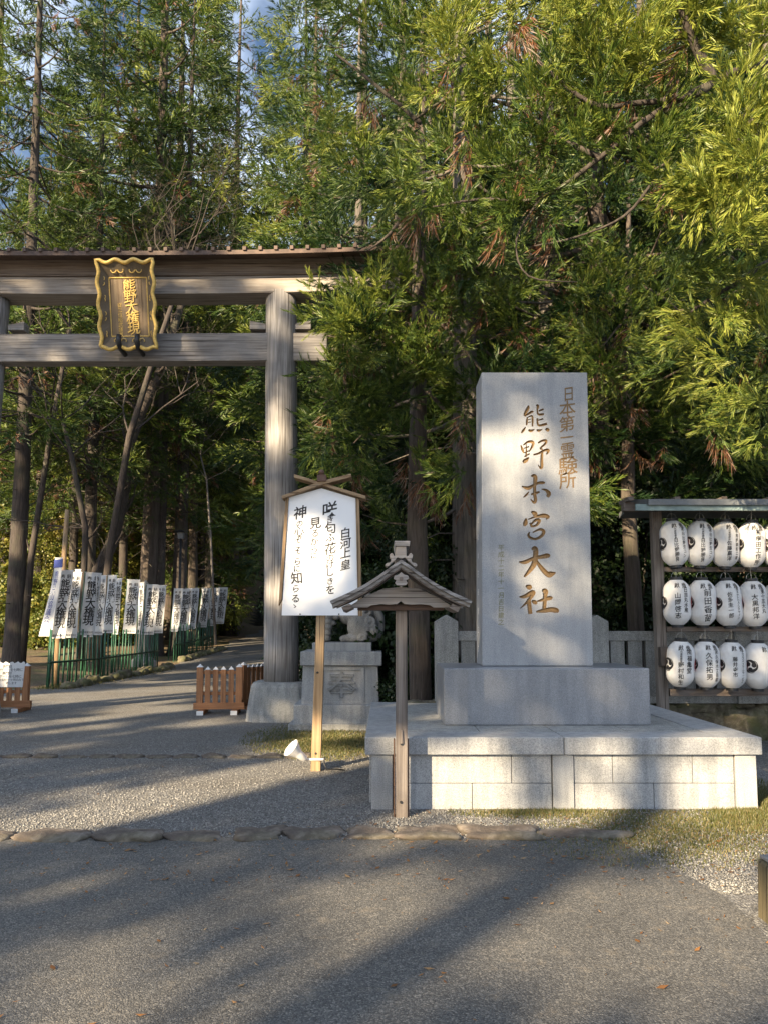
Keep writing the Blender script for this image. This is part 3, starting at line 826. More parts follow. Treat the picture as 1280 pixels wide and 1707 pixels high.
for i, (px, py, turn, rc, lc, lab) in enumerate(LT):
    p = at(px, py, LY - 0.2)
    t = thing("paper_lantern", "white barrel lantern with black caps and brushwork, " + lab, "lantern", (p.x, p.y, p.z), R(turn), "white offering lanterns on the rack"); t.rotation_euler = (R((i * 37 % 7) - 3), R((i * 53 % 9 - 4) * 0.6), R(turn))
    for nm_, me in (("lantern_body", LBODY), ("top_cap", CAPT), ("bottom_cap", CAPB), ("hanger", RING), ("crest", CRB[i % 3]), ("crest", CRR)):
        c = bpy.data.objects.new(nm_, me); COL.objects.link(c); c.parent = t
    mb = MB(); xo = 0.0
    items = [("献", -0.050, 0.215, 0.064), ("燈", 0.055, 0.212, 0.064)]
    two = bool(rc) and bool(lc)
    for txt, z0, sz in rc: items += [(c, 0.062 if two else 0.06, z0 - k * (0.405 / max(1, len(txt)) if sz < 0.05 else sz * 1.12), sz, 0.95) for k, c in enumerate(txt)]
    for txt, z0, sz in lc: items += [(c, (-0.045 if two else 0.005), z0 - k * (sz * (1.18 if sz > 0.03 else 1.1)), sz) for k, c in enumerate(txt)]
    write(mb, items, lan_place, off=0.011, skew=0.05, jit=0.12, rng=random.Random(i))
    mb.build("lettering", M['ink'], t, fix=False)

# ------------------------------------------------------------------ torii
TY = 13.55
tcx = at(227, 700, TY).x
t = thing("torii_gate", "huge weathered timber torii gate with a brown plank roof spanning the gravel path", "torii gate", (tcx, TY, 0), R(-0.6))
def L(p): return Vector((p.x - tcx, p.y - TY, p.z))
zk = at(472, 492, TY - 0.25).z           # underside of the lintel at the front
zbs = at(479, 1137, TY - 0.3).z          # top of the base stones
hs_t, hs_b = 2.59, 2.67
for sg in (-1, 1):
    mb = MB(); pts = []; rd = []
    for i in range(15):
        u = i / 14
        pts.append((sg * (hs_b + (hs_t - hs_b) * u) - (0.07 + 0.2 * (1 - u) if sg < 0 else 0), 0, zbs - 0.05 + (zk + 0.1 - zbs + 0.05) * u)); rd.append(0.305 - 0.028 * u)
    mb.tube(pts, rd, 32, wob=0.006)
    mb.build("pillar", M['wood_grey_z'], t, smooth=True)
    mb = MB(); c = sg * hs_b - (0.27 if sg < 0 else 0)
    prof = [(0.62, -0.1), (0.60, 0.12), (0.53, zbs - 0.08), (0.49, zbs - 0.01), (0.46, zbs)]
    V = []; F = []
    for r, z in prof:
        for k in range(24):
            a = 2 * math.pi * (k + 0.5) / 24; q = (abs(math.cos(a)) ** 4.5 + abs(math.sin(a)) ** 4.5) ** (-1 / 4.5)
            V.append((c + r * q * math.cos(a) * 0.93, r * q * math.sin(a) * 0.93, z))
    for i in range(len(prof) - 1):
        for k in range(24):
            k2 = (k + 1) % 24; F.append((i * 24 + k, i * 24 + k2, (i + 1) * 24 + k2, (i + 1) * 24 + k))
    F.append(tuple((len(prof) - 1) * 24 + k for k in range(24)))
    mb.add(V, F); mb.build("base_stone", M['concrete'], t, smooth=False, bevel=0.01)
    for s2 in (-1, 1):           # wedges where the tie beam passes the pillar
        mb = MB(); zz = at(430, 553, TY).z
        mb.prism([(sg * hs_t + s2 * 0.26, zz), (sg * hs_t + s2 * 0.55, zz), (sg * hs_t + s2 * 0.55, zz + 0.16), (sg * hs_t + s2 * 0.26, zz + 0.10)], -0.10, 0.10)
        mb.build("wedge", M['wood_grey_x'], t, bevel=0.006)
zn1, zn0 = at(430, 555.5, TY - 0.15).z, at(430, 602, TY - 0.15).z
mb = MB(); mb.box((0, 0, (zn0 + zn1) / 2), (2 * (hs_t + 0.85), 0.3, zn1 - zn0)); mb.build("tie_beam", M['wood_grey_x'], t, bevel=0.015)
HL = 5.0
def rise(x): return 0.02 + 0.09 * (abs(x) / HL) ** 2.6
def sweep(name, sec, mat, hl, bev=0.01, n=28):
    mb = MB(); V = []; F = []; m = len(sec)
    for i in range(n + 1):
        x = -hl + 2 * hl * i / n
        for y, z in sec: V.append((x + (0.06 * (z - zk) * (1 if x > 0 else -1) if abs(x) > hl - 0.01 else 0), y, z + rise(x)))
    for i in range(n):
        for k in range(m):
            k2 = (k + 1) % m; F.append((i * m + k, i * m + k2, (i + 1) * m + k2, (i + 1) * m + k))
    F.append(tuple(range(m - 1, -1, -1))); F.append(tuple(n * m + k for k in range(m)))
    mb.add(V, F); return mb.build(name, mat, t, bevel=bev)
zs = at(470, 461, TY - 0.27).z
sweep("lower_lintel", [(-0.26, zk), (-0.26, zs - 0.02), (0.26, zs - 0.02), (0.26, zk)], M['wood_pale_x'], 4.72)
zu = at(470, 426, TY - 0.34).z
sweep("upper_lintel", [(-0.30, zs - 0.018), (-0.36, zu), (0.36, zu), (0.30, zs - 0.018)], M['wood_brown_x'], 4.9)
ze = at(470, 427, TY - 0.72).z
roof = sweep("roof", [(-0.72, ze), (-0.72, ze + 0.075), (0, ze + 0.34), (0.72, ze + 0.075), (0.72, ze), (0, ze + 0.18)], M['roof_brown'], 5.15, 0.0)
for k in range(38):
    x = -5.05 + k * 0.273; mb = MB(); zz = rise(x)
    for sy in (-1, 1):
        mb.add([(x + dx, sy * y, z + zz) for dx in (-0.03, 0.03) for y, z in ((0.75, ze + 0.06), (0.75, ze + 0.125), (0.0, ze + 0.39), (0.0, ze + 0.335))],
               [(0, 1, 2, 3), (7, 6, 5, 4), (0, 4, 5, 1), (1, 5, 6, 2), (2, 6, 7, 3), (3, 7, 4, 0)])
    mb.build("batten", M['roof_brown'], roof)

# ------------------------------------------------------------------ gilded plaque
ptop, pbot = at(205, 436, 12.86), at(217, 582, 13.19)
pm = (ptop + pbot) / 2; H2 = (ptop - pbot).length / 2
t = thing("shrine_plaque", "brown shrine name plaque with a scalloped gold frame, hung on the torii beams", "plaque", (tcx, pbot.y, pbot.z), 0)
tilt = math.atan2(pbot.y - ptop.y, ptop.z - pbot.z)
t.rotation_euler = (tilt, 0, R(-1.0))
HH = 2 * H2; wi = 0.33; z0i, z1i = 0.22, HH - 0.27
def rim(u):
    """scalloped outer edge, u runs round the four sides; the frame flares forward"""
    s_, v = int(u) % 4, u - int(u)
    wave = 0.032 * math.cos(v * 2 * math.pi * 3)
    hw = 0.475
    if s_ == 0: return (-hw + 2 * hw * v, 0.02 + wave * 0.8 - 0.015)
    if s_ == 1: return (hw + 0.02 * math.cos(v * 2 * math.pi * 4), HH * v)
    if s_ == 2: return (hw - 2 * hw * v, HH + wave * 0.9 - 0.02)
    return (-hw - 0.02 * math.cos(v * 2 * math.pi * 4), HH * (1 - v))
def inner(u):
    s_, v = int(u) % 4, u - int(u)
    if s_ == 0: return (-wi + 2 * wi * v, z0i)
    if s_ == 1: return (wi, z0i + (z1i - z0i) * v)
    if s_ == 2: return (wi - 2 * wi * v, z1i)
    return (-wi, z1i - (z1i - z0i) * v)
NU = 96; U = [4 * i / NU for i in range(NU)]
mb = MB(); mb.box((0, 0.03, (z0i + z1i) / 2), (2 * wi, 0.04, z1i - z0i)); mb.build("panel", M['plaque_brown'], t)
mb = MB(); V = [(inner(u)[0], 0.008, inner(u)[1]) for u in U] + [(rim(u)[0], -0.13, rim(u)[1]) for u in U] + [(rim(u)[0], -0.10, rim(u)[1]) for u in U] + [(inner(u)[0], 0.05, inner(u)[1]) for u in U]
F = []
for i in range(NU):
    j = (i + 1) % NU
    for a in range(4): b = (a + 1) % 4; F.append((a * NU + i, a * NU + j, b * NU + j, b * NU + i))
mb.add(V, F); mb.build("border", M['plaque_rim'], t)
mb = MB(); mb.tube([(rim(u)[0] * 1.01, -0.125, rim(u)[1]) for u in U + [0.0]], 0.034, 8); mb.build("gold_rim", M['gold'], t, smooth=True)
mb = MB()
for u0, u1 in ((0, 1), (1, 2), (2, 3), (3, 4)):
    a, b = inner(u0), inner(u1 % 4); mb.tube([(a[0], 0.002, a[1]), (b[0], 0.002, b[1])], 0.011, 6)
mb.build("inner_frame", M['gold_paint'], t)
mb = MB()
def curl(cx, cz, r, a0, a1, y=-0.06):
    mb.tube([(cx + r * (1 - 0.45 * i / 12) * math.cos(a0 + (a1 - a0) * i / 12), y, cz + r * (1 - 0.45 * i / 12) * math.sin(a0 + (a1 - a0) * i / 12)) for i in range(13)], [0.011 - 0.004 * i / 12 for i in range(13)], 6)
for zc_, sgn in ((HH * 0.80, 1), (HH * 0.60, -1), (HH * 0.40, 1), (HH * 0.19, -1)):
    for sx in (-1, 1):
        curl(sx * 0.42, zc_, 0.055, R(90 - sx * 90) , R(90 - sx * 90) + sx * sgn * 3.9); curl(sx * 0.42, zc_ - 0.07, 0.05, R(90 - sx * 90), R(90 - sx * 90) - sx * sgn * 3.6)
for cx in (-0.16, 0.16):
    for d in (-1, 1): curl(cx + d * 0.07, HH - 0.15, 0.06, R(90 + d * 90), R(90 + d * 90) + d * 3.6); curl(cx + d * 0.07, 0.13, 0.055, R(90 + d * 90), R(90 + d * 90) - d * 3.6)
mb.build("scrollwork", M['gold_paint'], t)
mb = MB(); sz = 0.205; pitch_ = (z1i - z0i - 0.1) / 5
write(mb, [(c, 0.02 + 0.012 * i, z1i - 0.14 - i * pitch_, sz) for i, c in enumerate("熊野大権現")], lambda x, z, d: Vector((x, 0.006 - d - 0.006, z)), off=0.004, ext=0.03, skew=0.12, jit=0.05)
mb.build("lettering", M['gold'], t, fix=False)
mb = MB(); write(mb, [(c, -0.165, z1i - 0.46 - i * 0.083, 0.072) for i, c in enumerate("従三位昭武謹書")], lambda x, z, d: Vector((x, 0.006 - d, z)), ext=0.03, skew=0.08)
mb.build("signature", M['gold_paint'], t, fix=False)
for x in (-0.15, 0.17):
    mb = MB(); mb.tube([(x, -0.15, 0.22), (x, -0.19, 0.10), (x, -0.12, 0.0), (x, 0.12, -0.08)], 0.045, 10); mb.build("bracket", M['black_iron'], t, smooth=True)

# ------------------------------------------------------------------ poem board
SY = 8.5
pb = gnd(526.5, 1284); SY = pb.y
t = thing("poem_board", "white poem board with black brush writing and crossed roof bars on a tan post", "notice board", pb)
def Z7(x, y, Y=None): return at(470 + x * 0.1523, 780 + y * 0.1523, SY - 0.06 if Y is None else Y)
def poly3(mb, pts, y0, y1):
    P = [at(x, y, SY) for x, y in pts]; mb.prism([(p.x, p.z) for p in P], y0, y1)
mb = MB(); a = at(536.2, 1000, SY); b = pb - Vector((0, 0, 0.1))
V = []
for q, hw in ((b, 0.054), (a, 0.048)):
    for sx, sy in ((-1, -1), (1, -1), (1, 1), (-1, 1)): V.append((q.x + sx * hw, SY + sy * 0.045, q.z))
mb.add(V, [(3, 2, 1, 0), (4, 5, 6, 7), (0, 1, 5, 4), (1, 2, 6, 5), (2, 3, 7, 6), (3, 0, 4, 7)]); W(mb, "post", M['wood_tan_z'], t, bevel=0.006)
for x, y in ((529.5, 1121), (526.5, 1256)):
    mb = MB(); p = at(x, y, SY - 0.05); mb.ball(p, (0.012, 0.01, 0.012), 6); W(mb, "bolt", M['black_iron'], t, smooth=True)
mb = MB(); poly3(mb, [(537, 816), (483.7, 831), (471.5, 1026), (598, 1026), (593.7, 832.5)], SY - 0.075, SY - 0.05); W(mb, "board", M['white_board'], t)
for pts in ([(478.5, 831), (483.9, 829), (471.8, 1000), (466.5, 1010)], [(593.5, 832), (599, 833.5), (604.5, 1027), (597.6, 1027)]):
    mb = MB(); poly3(mb, pts, SY - 0.095, SY + 0.0); W(mb, "side_frame", M['wood_tan_z'], t, bevel=0.003)
for pts in ([(473.5, 835), (473, 830.5), (536, 806.5), (586, 794), (587, 799.5), (537, 812.5)], [(609.5, 835), (610, 829.5), (536, 807), (493, 794), (492.5, 799.5), (537, 812)]):
    mb = MB(); k = -0.16 if pts[0][0] < 500 else -0.135
    poly3(mb, pts, SY + k, SY + k + 0.2); W(mb, "roof_bar", M['wood_tan_x'], t, bevel=0.003)
mb = MB(); p = at(538.5, 801.5, SY); mb.box((p.x, SY - 0.06, p.z), (0.1, 0.24, 0.075)); q = at(538, 791.5, SY); mb.ball((q.x, SY - 0.14, q.z), 0.034, 8); W(mb, "finial", M['finial_brown'], t, smooth=False, bevel=0.004)
items = []
def c7(chars, xs_, ys_, ss):
    for i, ch in enumerate(chars):
        x = xs_[0] + (xs_[1] - xs_[0]) * i / max(1, len(chars) - 1); items.append((ch, 470 + x * 0.1523, 780 + ys_[i] * 0.1523, ss[i] * 0.1523))
c7("白河上皇", (697, 697), (712, 828, 932, 1062), (105, 110, 110, 105))
c7("咲き匂ふ花のけしきを", (530, 530), (455, 568, 660, 762, 885, 985, 1058, 1143, 1240, 1335), (150, 75, 110, 92, 118, 82, 85, 90, 75, 95))
c7("見るからに", (368, 352), (605, 715, 805, 888, 960), (115, 88, 88, 80, 72))
c7("神の心ぞそらに知らるゝ", (202, 145), (490, 610, 692, 785, 905, 1025, 1105, 1208, 1322, 1430, 1512), (130, 70, 100, 82, 85, 78, 72, 118, 80, 88, 60))
mb = MB(); write(mb, px_items(items), front(SY - 0.075), off=0.014, skew=0.16, jit=0.22, rng=random.Random(5)); W(mb, "lettering", M['ink'], t, fix=False)
for x in (502, 566):
    mb = MB(); p = at(x, 1024, SY); mb.ball((p.x, SY - 0.076, p.z), 0.008, 5); W(mb, "screw", M['black_iron'], t)

# floodlight and its bracket, fixed low on the poem board's post
f0 = at(491, 1251, SY - 0.1)
t = thing("floodlight", "white floodlight with a glass face, tilted up at the foot of the poem board's post", "floodlight", f0)
mb = MB(); mb.lathe([(0.030, -0.135), (0.036, -0.13), (0.040, -0.06), (0.052, -0.03), (0.082, 0.03), (0.088, 0.045), (0.080, 0.045), (0.076, 0.036)], 24); h = mb.build("housing", M['white_paint'], t, smooth=True)
mb = MB(); mb.lathe([(0.002, 0.030), (0.05, 0.036), (0.078, 0.034)], 24); gl = mb.build("glass", M['lamp_glass'], t, smooth=True)
mb = MB()
for k in range(6): mb.tube([(0.082 * math.cos(k * 1.047), 0.082 * math.sin(k * 1.047), 0.046), (0.02 * math.cos(k * 1.047), 0.02 * math.sin(k * 1.047), 0.05)], 0.0035, 5)
gu = mb.build("guard", M['steel'], t)
for q in (h, gl, gu): q.rotation_euler = Vector((-0.72, -0.30, 0.66)).to_track_quat('Z', 'Y').to_euler(); q.scale = (1.2, 1.2, 1.2)
mb = MB(); p1 = at(507, 1266, SY - 0.02); p2 = at(540, 1266, SY - 0.07)
mb.tube([at(500, 1262, SY - 0.06), p1, p2], 0.016, 8); W(mb, "arm", M['white_paint'], t, smooth=True)
mb = MB(); mb.tube([p2, at(541, 1274, SY - 0.09), at(545, 1283, SY - 0.12), at(560, 1282, SY - 0.05), at(575, 1284, SY)], 0.008, 6); W(mb, "cable", M['black_iron'], t, smooth=True)

# ------------------------------------------------------------------ little roofed post
RY = gnd(668, 1360).y
t = thing("roofed_post", "slim grey timber post under a little carved gable roof before the platform", "roofed post", gnd(668, 1360))
def Z8(x, y): return (540 + x * 0.2031, 880 + y * 0.2031)
def prz(mb, pts, y0, y1, mirror=False, Y=RY):
    q = [Z8(x, y) for x, y in pts]
    if mirror: q = q + [Z8(2 * 632 - x, y) for x, y in pts[::-1]]
    P = [at(x, y, Y) for x, y in q]; mb.prism([(p.x, p.z) for p in P], y0, y1)
def bar(mb, a, b, y0, y1, w_):
    pass
mb = MB(); pa, pb_ = at(669.5, 1016, RY), at(668.5, 1362, RY)
mb.box(((pa.x + pb_.x) / 2, RY, (pa.z + pb_.z) / 2), (0.098, 0.10, pa.z - pb_.z + 0.1)); W(mb, "post", M['wood_brown_z'], t, bevel=0.006)
mb = MB(); z1 = at(668, 1232, RY).z
for sx in (-0.058, 0.058): mb.box((pb_.x + sx, RY + 0.01, z1 / 2 - 0.0), (0.014, 0.085, z1))
W(mb, "ground_stake", M['wood_dark_x'], t, bevel=0.002)
for x, y in ((669, 1240), (668, 1337)):
    mb = MB(); p = at(x, y, RY - 0.05); mb.tube([(p.x, RY - 0.045, p.z), (p.x, RY - 0.062, p.z)], 0.012, 6); W(mb, "bolt", M['black_iron'], t)
mb = MB(); p = at(669.3, 1228, RY - 0.05); mb.box((p.x, RY - 0.06, p.z), (0.02, 0.02, 0.11), taper=0.6); W(mb, "peg", M['wood_brown_z'], t)
YF, YB_ = RY - 0.30, RY + 0.30
Yf = YF
def pz(mb, pts, y0, y1):
    P = [at(*Z8(x, y), YF) for x, y in pts]; mb.prism([(p.x, p.z) for p in P], y0, y1)
mir = lambda pts: pts + [(1264 - x, y) for x, y in pts[::-1]]
# outline curve of the slope, slightly hollow: (x, y) in zoom pixels for the right side
top = [(632, 262), (720, 322), (820, 395), (930, 465), (1060, 533), (1212, 600)]
def shift(pts, d): return [(x, y + d) for x, y in pts]
def slope_band(d0, d1, x_end_cut=0):
    up = shift(top, d0); lo = shift(top, d1)
    up = up[:-1] + [(up[-1][0] - x_end_cut, up[-1][1] - 0.4 * x_end_cut)]; lo = lo[:-1] + [(lo[-1][0] - x_end_cut - 10, lo[-1][1] - 0.4 * x_end_cut - 5)]
    rgt = up + lo[::-1]
    lft = [(1264 - x, y) for x, y in rgt]
    return rgt, lft
for (d0, d1, y0, y1, nm_, mt, cut_) in ((0, 30, YF - 0.03, YB_ + 0.03, "roof", 'wood_grey_x', 0), (30.5, 62, YF, YF + 0.03, "bargeboard", 'wood_grey_x', 12), (62.5, 74, YF + 0.012, YF + 0.04, "bargeboard_fillet", 'wood_brown_x', 16), (31, 60, YB_ - 0.03, YB_, "bargeboard", 'wood_grey_x', 12)):
    for pts in slope_band(d0, d1, cut_):
        mb = MB(); pz(mb, pts, y0, y1); W(mb, nm_, M[mt], t, bevel=0.002)
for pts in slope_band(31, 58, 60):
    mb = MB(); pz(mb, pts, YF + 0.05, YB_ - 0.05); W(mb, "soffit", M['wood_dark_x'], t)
for sx in (-1, 1):
    mb = MB(); pz(mb, [(632 + sx * 425, 620), (632 + sx * 490, 650), (632 + sx * 470, 690), (632 + sx * 400, 655)], YF + 0.045, YB_ - 0.05); W(mb, "eave_purlin", M['wood_brown_x'], t)
hb = [(632, 598), (600, 622), (540, 627), (470, 622), (385, 632), (355, 652), (215, 655), (200, 640), (330, 560), (480, 492), (632, 478)]
mb = MB(); pz(mb, hb + [(1264 - x, y) for x, y in hb[::-1] if x != 632], RY - 0.16, RY - 0.12); W(mb, "carved_board", M['wood_pale_x'], t, bevel=0.003)
mb = MB(); pz(mb, [(270, 628), (1000, 628), (1000, 672), (270, 672)], RY - 0.10, RY + 0.10); W(mb, "cross_beam", M['wood_dark_x'], t, bevel=0.003)
gg = [(632, 365), (610, 385), (575, 395), (570, 420), (592, 432), (580, 455), (595, 472), (618, 478), (632, 490)]
mb = MB(); pz(mb, mir(gg[:-1]) if False else gg + [(1264 - x, y) for x, y in gg[::-1][1:-1]], YF - 0.035, YF - 0.003); W(mb, "pendant", M['wood_pale_x'], t, bevel=0.003)
mb = MB(); p = at(*Z8(632, 420), YF); mb.tube([(p.x, YF - 0.045, p.z), (p.x, YF - 0.03, p.z)], 0.018, 6); W(mb, "pendant_boss", M['wood_brown_x'], t)
on = [(632, 225), (600, 245), (575, 275), (545, 300), (520, 325), (503, 318), (503, 298), (520, 288), (540, 285), (552, 262), (540, 245), (537, 222), (552, 207), (568, 215), (572, 232), (590, 232), (592, 150), (632, 150)]
mb = MB(); pz(mb, on[1:] + [(1264 - x, y) for x, y in on[::-1][:-1]][0:] + [(632, 255)], YF - 0.02, YF + 0.05); W(mb, "ridge_ornament", M['wood_pale_x'], t, bevel=0.004)
mb = MB(); pz(mb, [(586, 152), (678, 152), (678, 250), (586, 250)], YF + 0.05, YB_); W(mb, "ridge_box", M['wood_grey_x'], t)
mb = MB(); pz(mb, [(576, 110), (705, 110), (700, 153), (582, 153)], YF - 0.04, YB_ + 0.04); W(mb, "ridge_cap", M['wood_grey_x'], t, bevel=0.004)

# ------------------------------------------------------------------ guardian lion and its pedestal
KY = 12.0
def Z3(x, y): return (480 + x * 0.14063, 990 + y * 0.14063)
t = thing("statue_pedestal", "granite pedestal with a carved offering character, left of the roofed post", "pedestal", (at(567, 1210, KY).x, KY + 0.6, 0))
def pbox(name, x0, y0, x1, y1, Yf_, dep, mat=M['granite'], tap=None, bev=0.012):
    a = at(*Z3(x0, y0), Yf_); b = at(*Z3(x1, y1), Yf_)
    mb = MB(); mb.box(((a.x + b.x) / 2, Yf_ + dep / 2, (a.z + b.z) / 2), (b.x - a.x, dep, a.z - b.z), taper=1.0 if tap is None else tap); return W(mb, name, mat, t, bevel=bev)
pbox("bottom_slab", 5, 1545, 1240, 1640, KY - 0.03, 1.5, M['concrete'])
pbox("base_block", 72, 1315, 1160, 1545, KY + 0.05, 1.3)
pbox("body", 165, 852, 1080, 1315, KY + 0.14, 1.12, tap=0.97, bev=0.01)
pbox("cap", 150, 683, 1112, 851, KY + 0.08, 1.24)
pbox("statue_plinth", 290, 578, 990, 681, KY + 0.2, 0.95)
Yp = KY + 0.14
mb = MB()
for pts in ([(426, 868), (859, 868), (859, 905), (426, 905)], [(426, 1262), (859, 1262), (859, 1300), (426, 1300)], [(385, 868), (425, 868), (425, 1300), (385, 1300)], [(860, 868), (905, 868), (905, 1300), (860, 1300)]):
    P = [at(*Z3(x, y), Yp) for x, y in pts]; mb.prism([(p.x, p.z) for p in P], Yp - 0.012, Yp + 0.08)
W(mb, "panel_frame", M['granite'], t)
mb = MB(); c = at(*Z3(637, 1085), Yp); write(mb, [("奉", c.x, c.z, 0.37, 1.1)], lambda x, z, d: Vector((x, Yp + 0.012 - d * 1.3, z)), off=0.012, ext=0.06); W(mb, "relief_character", M['relief'], t, fix=False)

kc = at(580, 1071, KY + 0.55); u = 0.00985
def kp(px, py, dy=0.0): 
    return Vector(((px - 580) * u, dy, (1071 - py) * u))
mb = MB()
def blob(px, py, rx, rz, ry, dy=0.0): mb.ball(kp(px, py, dy), (rx * u, ry * u, rz * u), 12)
# haunch, trunk, chest, legs, paws, tail
for dy in (-0.12, 0.12):
    blob(598, 1046, 19, 22, 11, dy); blob(588, 1064, 22, 7, 8, dy * 1.15); blob(575, 1065, 8, 6, 8, dy * 1.15)
    for i in range(6): blob(544 + i * 0.6, 1064 - i * 9, 7.5 + i * 0.8, 7, 7.5 + i * 0.5, dy * 0.85)
    blob(539, 1066, 10, 5.5, 8.5, dy * 0.85)
blob(590, 1028, 26, 16, 17); blob(566, 1012, 24, 16, 16); blob(549, 1005, 17, 24, 17); blob(605, 1036, 16, 24, 16)
blob(540, 978, 19, 19, 18); blob(527, 984, 10, 9, 12); blob(525, 992, 8, 4, 10)
for k in range(7):
    for dy in (-0.13, -0.05, 0.05, 0.13): blob(555 + (k % 2) * 5, 985 + k * 9, 5.5, 4, 4, dy * (1.1 - 0.04 * k))
for dy in (-0.16, 0.16): blob(546, 966, 5, 7, 4, dy)
# the tail sweeps up in curls
tp = [(612, 1064), (626, 1060), (633, 1046), (632, 1030), (625, 1018), (617, 1006), (612, 994)]
for i in range(len(tp) - 1):
    for j in range(4):
        v = j / 4; blob(tp[i][0] + (tp[i + 1][0] - tp[i][0]) * v, tp[i][1] + (tp[i + 1][1] - tp[i][1]) * v, 9 - i * 0.4, 9, 11)
def spiral(cx, cy, r, a0, turns, th_, dy):
    n = 26
    mb.tube([kp(cx + r * (1 - 0.72 * i / n) * math.cos(a0 + turns * 6.283 * i / n), cy + r * (1 - 0.72 * i / n) * math.sin(a0 + turns * 6.283 * i / n), dy) for i in range(n + 1)], [th_ * u * (1.15 - 0.3 * i / n) for i in range(n + 1)], 8)
spiral(616, 1037, 9, 2.4, -1.35, 3.2, -0.19); spiral(622, 1051, 8.5, 3.0, 1.3, 3.2, -0.19); spiral(606, 1052, 8, 0.5, 1.2, 3.0, -0.19); spiral(604, 1064, 6, 0.4, -1.2, 2.8, -0.20); spiral(613, 1022, 8, 1.2, 1.2, 3.0, -0.15)
for dy in (-0.19,):
    blob(616, 1037, 4, 4, 5, dy); blob(622, 1051, 3.5, 3.5, 5, dy)
lion = mb.build("guardian_lion_statue", M['statue'], smooth=True)
lion.location = kc + Vector((0, 0.1, 0))
rm = lion.modifiers.new("remesh", 'REMESH'); rm.mode = 'VOXEL'; rm.voxel_size = 0.011; rm.use_smooth_shade = True
sm = lion.modifiers.new("smooth", 'SMOOTH'); sm.iterations = 2; sm.factor = 0.5
tag(lion, "pale stone guardian lion with a curled tail on the pedestal, half behind the poem board", "lion statue")

# ------------------------------------------------------------------ slatted wooden barriers
def barrier(loc, rz, label, name="picket_barrier", wd=0.82, grp="slatted barriers on the path"):
    t = thing(name, label, "barrier", loc, R(rz), grp)
    n = 6
    for i in range(n):
        x = -wd / 2 + 0.055 + (wd - 0.11) * i / (n - 1); end = i in (0, n - 1)
        ww = 0.115 if end else 0.095; hh = 0.80 if end else 0.755
        mb = MB(); mb.box((x, -0.012 if end else -0.03, 0.13 + hh / 2 - 0.06), (ww, 0.09 if end else 0.03, hh - 0.06)); s_ = mb.build("slat", M['wood_orange_z'], t, bevel=0.004)
        mb = MB(); z = 0.13 + hh - 0.09; d = 0.096 if end else 0.034; y = -0.012 if end else -0.03
        hx, hy = ww / 2 + 0.004, d / 2 + 0.004
        mb.add([(x - hx, y - hy, z), (x + hx, y - hy, z), (x + hx, y + hy, z), (x - hx, y + hy, z), (x, y, z + 0.06)], [(3, 2, 1, 0), (0, 1, 4), (1, 2, 4), (2, 3, 4), (3, 0, 4)])
        mb.build("white_cap", M['white_paint'], s_)
    for z, h, name_ in ((0.74, 0.06, "rail"), (0.36, 0.06, "rail")):
        mb = MB(); mb.box((0, 0.008, z), (wd - 0.05, 0.04, h)); mb.build(name_, M['wood_orange_x'], t, bevel=0.004)
    mb = MB(); mb.box((0, -0.02, 0.135), (wd + 0.10, 0.085, 0.12)); mb.build("bottom_rail", M['wood_orange_x'], t, bevel=0.005)
    for x in (-0.30, 0.30):
        mb = MB(); mb.box((x, 0.0, 0.037), (0.115, 0.62, 0.075)); f_ = mb.build("foot", M['wood_orange_x'], t, bevel=0.004)
        for sy in (-1, 1):
            mb = MB(); mb.box((x, sy * 0.313, 0.037), (0.117, 0.008, 0.077)); mb.build("white_end", M['white_paint'], f_)
    return t
q = gnd(366, 1189); barrier((q.x, q.y, 0), 4, "orange-brown slatted barrier with white caps standing beside the torii pillar, the nearer of two")
q = gnd(412, 1184); barrier((q.x + 0.05, q.y + 0.5, 0), 62, "slatted wooden barrier turned edge-on behind the nearer one by the pillar")
q = gnd(-2, 1188); barrier((q.x, q.y + 0.25, 0), 3, "slatted wooden barrier carrying a white paper notice at the path's left edge", wd=0.86)
t = thing("paper_notice", "white paper notice with black writing hung on the left barrier", "notice", (q.x, q.y + 0.25, 0.45), R(3))
mb = MB(); n = 24; x0, x1 = -0.42, 0.36
poly = [(x0, 0.0), (x1 - 0.03, 0.0)] + [(x1 - (x1 - x0) * i / n, 0.46 + 0.018 * math.sin(i * 1.9)) for i in range(n + 1)]
mb.prism(poly, -0.072, -0.062); mb.build("sheet", M['paper'], t)
mb = MB()
for k, (txt, xr_) in enumerate((("表門は", 0.10), ("午後ゲートを七時に", 0.30), ("裏門は", 0.10), ("午後ゲートを七時に", 0.28), ("左記の一ヶ所のみで", 0.33), ("致します", 0.20))):
    n = len(txt); sz = 0.056 if k not in (4, 5) else 0.048
    write(mb, [(c, xr_ - (n - 1 - i) * sz * 1.05, 0.385 - k * 0.062, sz) for i, c in enumerate(txt)], lambda x, z, d: Vector((x, -0.0745, z)), off=0.004)
mb.build("lettering", M['ink_soft'], t, fix=False)

